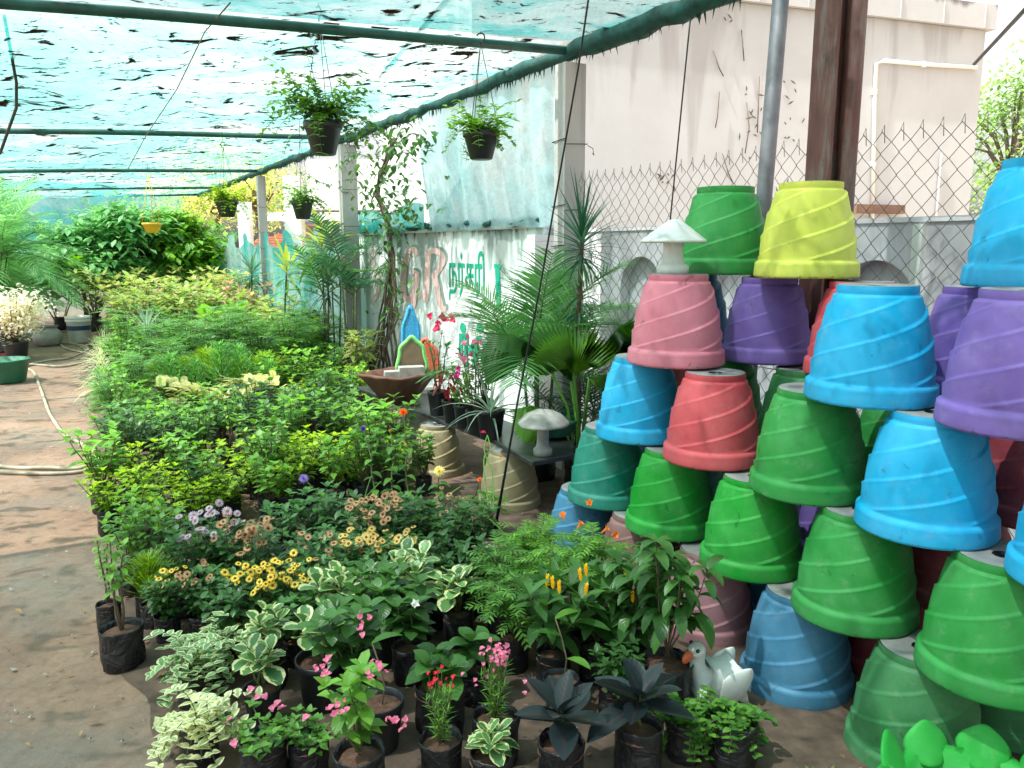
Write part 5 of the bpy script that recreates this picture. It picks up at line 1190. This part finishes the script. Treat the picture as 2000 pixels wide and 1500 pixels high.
for (x, y, dx, dz, r_, dy, sp_) in [(1115, 745, -.22, 1.0, .52, -.1, 1.25), (1120, 735, .15, .95, .40, -.5, 1.5), (1165, 690, 1.0, .42, .40, .1, .95), (1060, 690, -1, .10, .42, -.2, .9), (1120, 720, -.5, .55, .34, -.6, 1.3), (1150, 740, .7, -.2, .30, -.3, 1.1), (1080, 800, -.8, -.3, .28, -.3, 1.1)]:
    c = WY(x, y, YF+dy*.2)-Q; fan(bl_, tuple(c), (dx, dy*.5, dz), (0, -1, .25), r_, 20, sp_); bs.tube([(rv(.02), rv(.02), .05), (c.x*.35, c.y*.35, c.z*.65), tuple(c)], .008, 6)
part('petiole', bs.mesh('petiole', 'fresh'), t); part('leaves', bl_.mesh('leaves', 'fanpalm'), t)
# plants round the second post
for (x, y, n, H, k, lb) in [(655, 690, 2.95, 1.9, 'lady', 'slender palm with fine fronds beside the second post'), (690, 700, 3.0, 2.2, 'dark', 'dark palm with drooping fronds against the second post')]:
    q = WN(x, y, n); palm((q.x, q.y, 0), lb, H, 4, .9, 'palmdark' if k == 'dark' else 'palm', 3, .12, .28, .034, 18, 'slender_palm', clear=.6)
def cordyline(x, ytop, n, label, m='cordy', nl=34, Ln=.42, wd=.045, lean=0):
    q = WN(x, ytop, n); t = thing('cordyline', label, 'cordyline', (q.x, q.y, 0), R.uniform(0, 6)); b = MB(); H = q.z
    b.tube([(lean, 0, 0), (lean*.7, .03, H*.4), (lean*.3, 0, H*.75), (0, 0, H)], [.016, .014, .012, .012], 7); part('trunk', b.mesh('trunk', 'bark'), t); b = MB()
    for k in range(nl): t_ = k/nl; a = k*2.4; e = -.15+1.5*t_; b.leaf((0, 0, H-.22+.22*t_), (math.cos(a)*math.cos(e), math.sin(a)*math.cos(e), math.sin(e)), (0, 0, 1), Ln*R.uniform(.7, 1.1), wd, 'oval' if wd > .03 else 'strap', 1.3*(1-t_)+.2, .3, 6, r=t_)
    part('foliage', b.mesh('foliage', m), t)
cordyline(560, 520, 2.9, 'cordyline with yellow green centre in front of the low teal net', 'cordyyel', 20, .5, .06, .1)
cordyline(628, 470, 2.85, 'tall cordyline with yellow striped top leaves', 'cordyyel', 22, .55, .075)
cordyline(640, 545, 2.8, 'cordyline with many narrow dark drooping leaves', 'cordy', 60, .5, .028)
cordyline(492, 525, 2.9, 'thin cordyline farther along the low teal net', 'cordy', 26, .45, .05, .1)
cordyline(470, 560, 2.95, 'small greyish cordyline at the foot of the low teal net', 'strapgrey', 26, .35, .04)
q = G(620, 720); plant('ficus', (q.x, q.y, .1), 'dark bronze leaved plant below the narrow leaf cordyline', 'foliage plant', None, 2.2, 'bronze_plant')
q = G(705, 770); plant('croton', (q.x, q.y, .0), 'yellow green shrub before the foot of the painted wall', 'shrub', None, 1.3, 'leafy_shrub')
q = G(650, 765); plant('strapgrey', (q.x, q.y, .0), 'pale striped strap plant left of the wall foot', 'strap plant', None, 1.1, 'spiky_plant')
def tree(loc, H, cr, label, m, nl=5000, ls=.16, trunk=.14, squash=.8, nb=16, seed=0, nm='tree', ct='tree'):
    t = thing(nm, label, ct, loc, R.uniform(0, 6)); bs, bl_ = MB(), MB(); cz = H-cr*squash
    bs.tube([(0, 0, 0), (.1, 0, cz*.5), (0, .1, cz)], [trunk, trunk*.8, trunk*.6], 8); cs = []
    for k in range(nb):
        a = k*2.4; el = rv(1.2)+.3; r_ = cr*R.uniform(.45, .9); e = np.array((math.cos(a)*math.cos(el)*r_, math.sin(a)*math.cos(el)*r_, cz+math.sin(el)*r_*squash)); bs.tube([(0, 0, cz*.75), e*.5+np.array((0, 0, cz*.45)), e], [trunk*.4, trunk*.22, .015], 5); cs.append(e)
    for k in range(nl):
        c = cs[k % nb]; q = c+np.array([R.gauss(0, cr*.19) for _ in range(3)]); a = R.uniform(0, 6.28); bl_.leaf(q, (math.cos(a), math.sin(a), rv(.7)), (0, 0, 1), ls*R.uniform(.6, 1.2), ls*.5, 'oval', .5, .2, 2)
    part('trunk', bs.mesh('trunk', 'bark'), t); part('crown', bl_.mesh('crown', m), t)
# far palms and bushes
palm(UN(20.0, .5), 'broad leafy areca clump at the left of the far palm group', 2.5, 9, 1.0, 'palm', 10, .75, .36, .055, 18, 'areca_palm', clear=.5, el=(-.1, 1.4))
palm(UN(20.6, 1.6), 'dense areca clump in the middle of the far palm group', 3.0, 9, 1.0, 'palmpale', 11, .75, .36, .055, 18, 'areca_palm', clear=.55, el=(-.1, 1.4))
palm(UN(20.4, 2.7), 'dense areca clump at the right of the far palm group', 2.7, 9, 1.0, 'palm', 10, .7, .36, .055, 18, 'areca_palm', clear=.5, el=(-.1, 1.4))
palm(UN(18.6, -.15), 'bright green palm left of the far palm group', 1.9, 7, .9, 'fanpalm', 5, .35, .3, .04, 20, 'areca_palm', clear=.4)
palm(UN(15.2, -1.1), 'tall pale green palm at the left edge', 3.3, 9, 1.5, 'palmpale', 6, .35, .42, .035, 34, 'areca_palm', clear=.42, el=(.1, 1.4), droop=1.3)
palm(UN(16.8, -.95), 'low feathery palm behind the aluminium pot', 1.7, 9, 1.1, 'palm', 7, .3, .36, .025, 30, 'areca_palm', clear=.35)
palm(UN(18.0, -1.3), 'darker palm behind the tall one at the left edge', 2.8, 8, 1.3, 'palm', 7, .4, .36, .045, 24, 'areca_palm', clear=.4)
for u, n, H_, cr_, lb in ((19.2, .35, 2.2, .9, 'tall leafy shrub at the left of the far group under the palms'), (19.5, 1.35, 2.7, 1.0, 'tallest leafy shrub in the middle of the far group'), (19.4, 2.35, 2.5, .9, 'tall leafy shrub at the right of the far group')):
    tree(tuple(UN(u, n)), H_, cr_, lb, 'fresh' if n > 1.5 else 'palmpale', nl=2300, ls=.24, trunk=.05, squash=1.0, nb=20, nm='tall_shrub', ct='shrub')
for u, n, lb in ((17.8, .2, 'tall yellow green croton bush left of the croton band'), (18.4, .9, 'tall croton bush under the palm group'), (18.7, 1.7, 'tall croton bush in the centre under the palm group'), (18.2, 2.5, 'tall croton bush at the right under the palm group')):
    plant('croton', UN(u, n+.25), lb, 'croton', None, 2.1, 'croton')
# ------------------------------------------------------------------ left side: white bush, pots, bucket, hose
p = G(16, 712); t = thing('variegated_bush', 'white leaved round bush at the left edge above the green tub', 'bush', (p.x-.05, p.y+.3, 0)); b = MB(); bs = MB()
ST = stems(bs, 16, .72, .48, .25, .012)
for P in ST:
    for j in range(170): q = at(P, .45+.55*R.random())+np.array((R.gauss(0, .11), R.gauss(0, .11), R.gauss(0, .10))); a = R.uniform(0, 6.28); b.leaf(q, (math.cos(a), math.sin(a), rv(.6)), (0, 0, 1), .065, .042, 'oval', .6, .2, 2)
part('foliage', b.mesh('foliage', 'whitebush'), t); part('stems', bs.mesh('stems', 'wood'), t); b = MB(); b.lathe([(.12, 0), (.17, .28), (.18, .30), (.15, .29), (.001, .26)], 20, capb=True); part('pot', b.mesh('pot', 'pot_black'), t)
p = G(-8, 752); b = MB(); b.lathe([(.19, 0), (.22, .03), (.27, .26), (.285, .27), (.285, .29), (.26, .29), (.24, .24), (.001, .22)], 36, capb=True); t = thing('plant_tub', 'round green plastic tub at the left edge', 'tub', (p.x, p.y+.2, 0)); part('tub', b.mesh('tub', 'potgreen'), t)
b = MB(); b.lathe([(.24, .225), (.001, .24)], 20); part('soil', b.mesh('soil', 'soil'), t)
p2 = G(20, 700); b = MB(); b.lathe([(.10, 0), (.20, .03), (.26, .05), (.25, .06), (.18, .04), (.001, .03)], 32); solo('maroon_dish', b.mesh('maroon_dish', 'potred'), 'shallow maroon dish behind the green tub', 'dish', loc=(p2.x, p2.y, .0))
for (x, y, lb) in [(30, 700, 'black bag at the foot of the white bush'), (12, 690, 'black bag half hidden by the white bush')]:
    p = G(x, y); t = thing('grow_bag', lb, 'grow bag', p, 0, None, 1.6); part('bag', BAGS[1][0], t); part('soil', BAGS[1][1], t)
p = G(80, 678); b = MB(); b.lathe([(.16, 0), (.21, .04), (.235, .16), (.20, .24), (.15, .29), (.165, .33), (.18, .335), (.16, .33), (.13, .28), (.17, .2), (.001, .05)], 36, capb=True); t = thing('metal_pot', 'round dull aluminium pot with a narrow neck on the path', 'pot', (p.x, p.y+.22, 0)); part('vessel', b.mesh('vessel', 'alum'), t)
p = G(145, 671); t = thing('paint_bucket', 'white paint bucket with a dark printed band on the path', 'bucket', (p.x, p.y+.2, 0), rad(10))
b = MB(); b.lathe([(.165, 0), (.17, .005), (.195, .36), (.21, .37), (.21, .40), (.20, .41), (.21, .42), (.21, .46), (.195, .46), (.19, .38), (.17, .02)], 40, capb=True); part('body', b.mesh('body', 'white'), t)
b = MB(); b.lathe([(.1865, .22), (.1885, .24), (.192, .295), (.1915, .30)], 40); part('printed_band', b.mesh('printed_band', 'navy'), t)
b = MB(); b.tube([(.21*math.cos(a*math.pi/14), -.02, .38+.40*math.sin(a*math.pi/14)) for a in range(15)], .010, 6); part('handle', b.mesh('handle', 'hose'), t)
b = MB(); pts = [(-60, 905), (20, 912), (100, 915), (165, 912), (188, 900), (184, 882), (160, 868), (128, 850), (105, 822), (90, 790), (78, 755), (66, 728), (52, 716), (75, 712), (120, 716), (180, 702), (172, 690), (140, 684), (118, 672), (150, 672), (172, 682), (130, 700), (85, 705), (50, 716)]
P = [tuple(G(x, y, .016)+Vector((0, 0, .006*math.sin(i*.7)))) for i, (x, y) in enumerate(smoothp(pts, 6))]; b.tube(P, .016, 8)
solo('garden_hose', b.mesh('garden_hose', 'hose'), 'pale garden hose looping along the path', 'hose')
b = MB(); pts = [(-60, 916), (20, 923), (110, 925), (180, 917), (194, 903), (188, 888)]
P = [tuple(G(x, y, .014)) for x, y in smoothp(pts, 6)]; b.tube(P, .014, 8); solo('garden_hose', b.mesh('garden_hose', 'hose'), 'second darker hose lying beside the first loop at the left edge', 'hose')
# ------------------------------------------------------------------ pots on the bench
SH = [(855, 812, 'pot', 'flower', 'first black pot from the tub, slender stems with pink flowers'), (882, 828, 'pot', 'red', 'second black pot from the tub with drooping red leaves'), (906, 838, 'pot', 'white', 'third black pot from the tub with green leaves and white flowers'), (930, 850, 'pot', 'pink', 'fourth black pot from the tub with tall pink flowers'), (958, 858, 'bigpot', 'strap', 'nearest black pot on the slab with narrow striped leaves')]
kind('shelfa', lambda: bush(.36, .12, 6, .06, .024, 9, 'bluegreen', 'wood', 'oval', .7, .25, z0=.13, sr=.004), 3)
kind('shelfb', lambda: bush(.24, .14, 7, .085, .03, 8, 'fresh', 'wood', 'oval', 1.6, .2, z0=.13), 2)
kind('shelfc', lambda: strap(34, .34, .02, 'strapgrey', droop=1.4, z0=.14), 1)
kind('shelfr', lambda: bush(.18, .10, 4, .10, .03, 6, 'red_leaf', 'wood', 'oval', 2.2, .3, z0=.13), 1)
for i, (x, y, bg_, tp_, lb) in enumerate(SH):
    p = G(x, y, ZS+.032)
    k = {'flower': 'shelfa', 'red': 'shelfr', 'white': 'shelfb', 'pink': 'shelfa', 'strap': 'shelfc'}[tp_]
    t = plant(k, (p.x, p.y+.05, ZS+.032), lb, 'potted plant', None, 1.25 if tp_ == 'flower' else 1.15, 'potted_plant', bg_, rz=0)
    if tp_ == 'flower': flowers(t, F5['p_rose'], 8, (.50, .60), .12, 1.5, False, tilt=1)
    if tp_ == 'pink': flowers(t, F5['p_pink'], 14, (.42, .58), .10, 1.5, False, tilt=1); flowers(t, F5['p_magenta'], 7, (.3, .5), .13, 1.2, False, tilt=1)
    if tp_ == 'white': flowers(t, F5['p_white'], 10, (.28, .40), .14, 1.3, False, tilt=1)
plant('shelfa', G(930, 830, ZS+.032)+Vector((.05, .15, 0)), 'black pot behind the row on the slab, bushy green plant', 'potted plant', None, 1.1, 'potted_plant', 'pot')
# ------------------------------------------------------------------ beyond the nursery: white frame, huts, trees
def colm(x0, x1, ytop, ybot, Y):
    a, c = WY(x0, ytop, Y), WY(x1, ytop, Y); w_ = c.x-a.x; return ((a.x+c.x)/2, Y, a.z/2), (w_, w_, a.z)
t = thing('white_frame_porch', 'white column and beam porch in bright sun beyond the teal net', 'porch', (0, 0, 0))
for x0, x1, yt, Y in ((556, 588, 345, 15.5), (466, 488, 395, 17.5)):
    c, d = colm(x0, x1, yt, 500, Y); b = MB(); b.box(c, d); part('column', b.mesh('column', 'whitewash', False), t)
b = MB(); a, c = WY(512, 423, 15.6), WY(810, 423, 15.6); b.box(((a.x+c.x)/2, 15.72, a.z), (c.x-a.x, .2, .16)); part('beam', b.mesh('beam', 'whitewash', False), t)
b = MB(); a, c = WY(596, 345, 16.6), WY(830, 345, 16.6); b.box(((a.x+c.x)/2, 18.2, 2.9), (c.x-a.x, 3.0, 1.0)); part('roof_slab', b.mesh('roof_slab', 'whitewash', False), t)
a, c = WY(596, 440, 17), WY(840, 440, 17); t = thing('brown_hut', 'brown walled hut behind the white porch', 'hut', ((a.x+c.x)/2, 17.8, 0)); wd = c.x-a.x
b = MB(); b.box((0, 0, 1.05), (wd, 1.5, 2.1)); part('wall', b.mesh('wall', 'thatch', False), t)
a, c = WY(495, 480, 24), WY(620, 480, 24); t = thing('tiled_hut', 'small hut with a sloping red tiled roof beyond the net', 'hut', ((a.x+c.x)/2, 24, 0)); wd = c.x-a.x; zt = WY(550, 432, 24).z; ze = a.z
b = MB()
for k in range(10):
    z0 = ze+(zt-ze)*k/10; s0 = 1-.085*k; b.box((.1*k, .12*k, z0+.03), (wd*s0, 2.4*s0, .06)); 
part('roof', b.mesh('roof', 'tile', False), t); b = MB(); b.box((0, 0, ze/2), (wd*.9, 2.1, ze)); part('wall', b.mesh('wall', 'whitewash', False), t)
def treeat(x, Y, H, cr, lb, m, **k): p = WY(x, 480, Y); tree((p.x, Y, 0), H, cr, lb, m, **k)
treeat(430, 31, 5.6, 2.3, 'sunlit yellow green tree behind the small left basket', 'treeleaf')
treeat(510, 28, 5.0, 1.7, 'sunlit yellow green tree behind the tiled hut', 'treeleaf', nl=3500)
treeat(365, 33, 5.0, 2.0, 'pale sunlit tree left beyond the palms', 'treeleaf', nl=3000)
if 0: treeat(200, 32, 4.0, 2.4, 'green tree behind the back net', 'treegreen', nl=3000)
if 0: treeat(60, 33, 4.5, 2.6, 'green tree behind the back net at the left edge', 'treegreen', nl=3000)
treeat(1960, 19, 5.6, 1.9, 'airy light green tree right of the building', 'treegreen', nl=3400, ls=.15)
treeat(2010, 22, 4.6, 1.8, 'lower green tree right of the building', 'treegreen', nl=2200)
p = WY(1745, 0, 17); palm((p.x, 17, 0), 'palm top showing above the building roof', 6.2, 12, 1.6, 'palmpale', 1, .05, .5, .05, 26, 'tall_palm', bag=False, clear=.82, cane_m='bark')
b = MB(); p = WY(1930, 450, 11.5); b.box((p.x, 12.2, .92), (2.5, .5, 1.84)); solo('low_wall', b.mesh('low_wall', 'bldg', False), 'low cream wall beyond the building corner', 'wall')
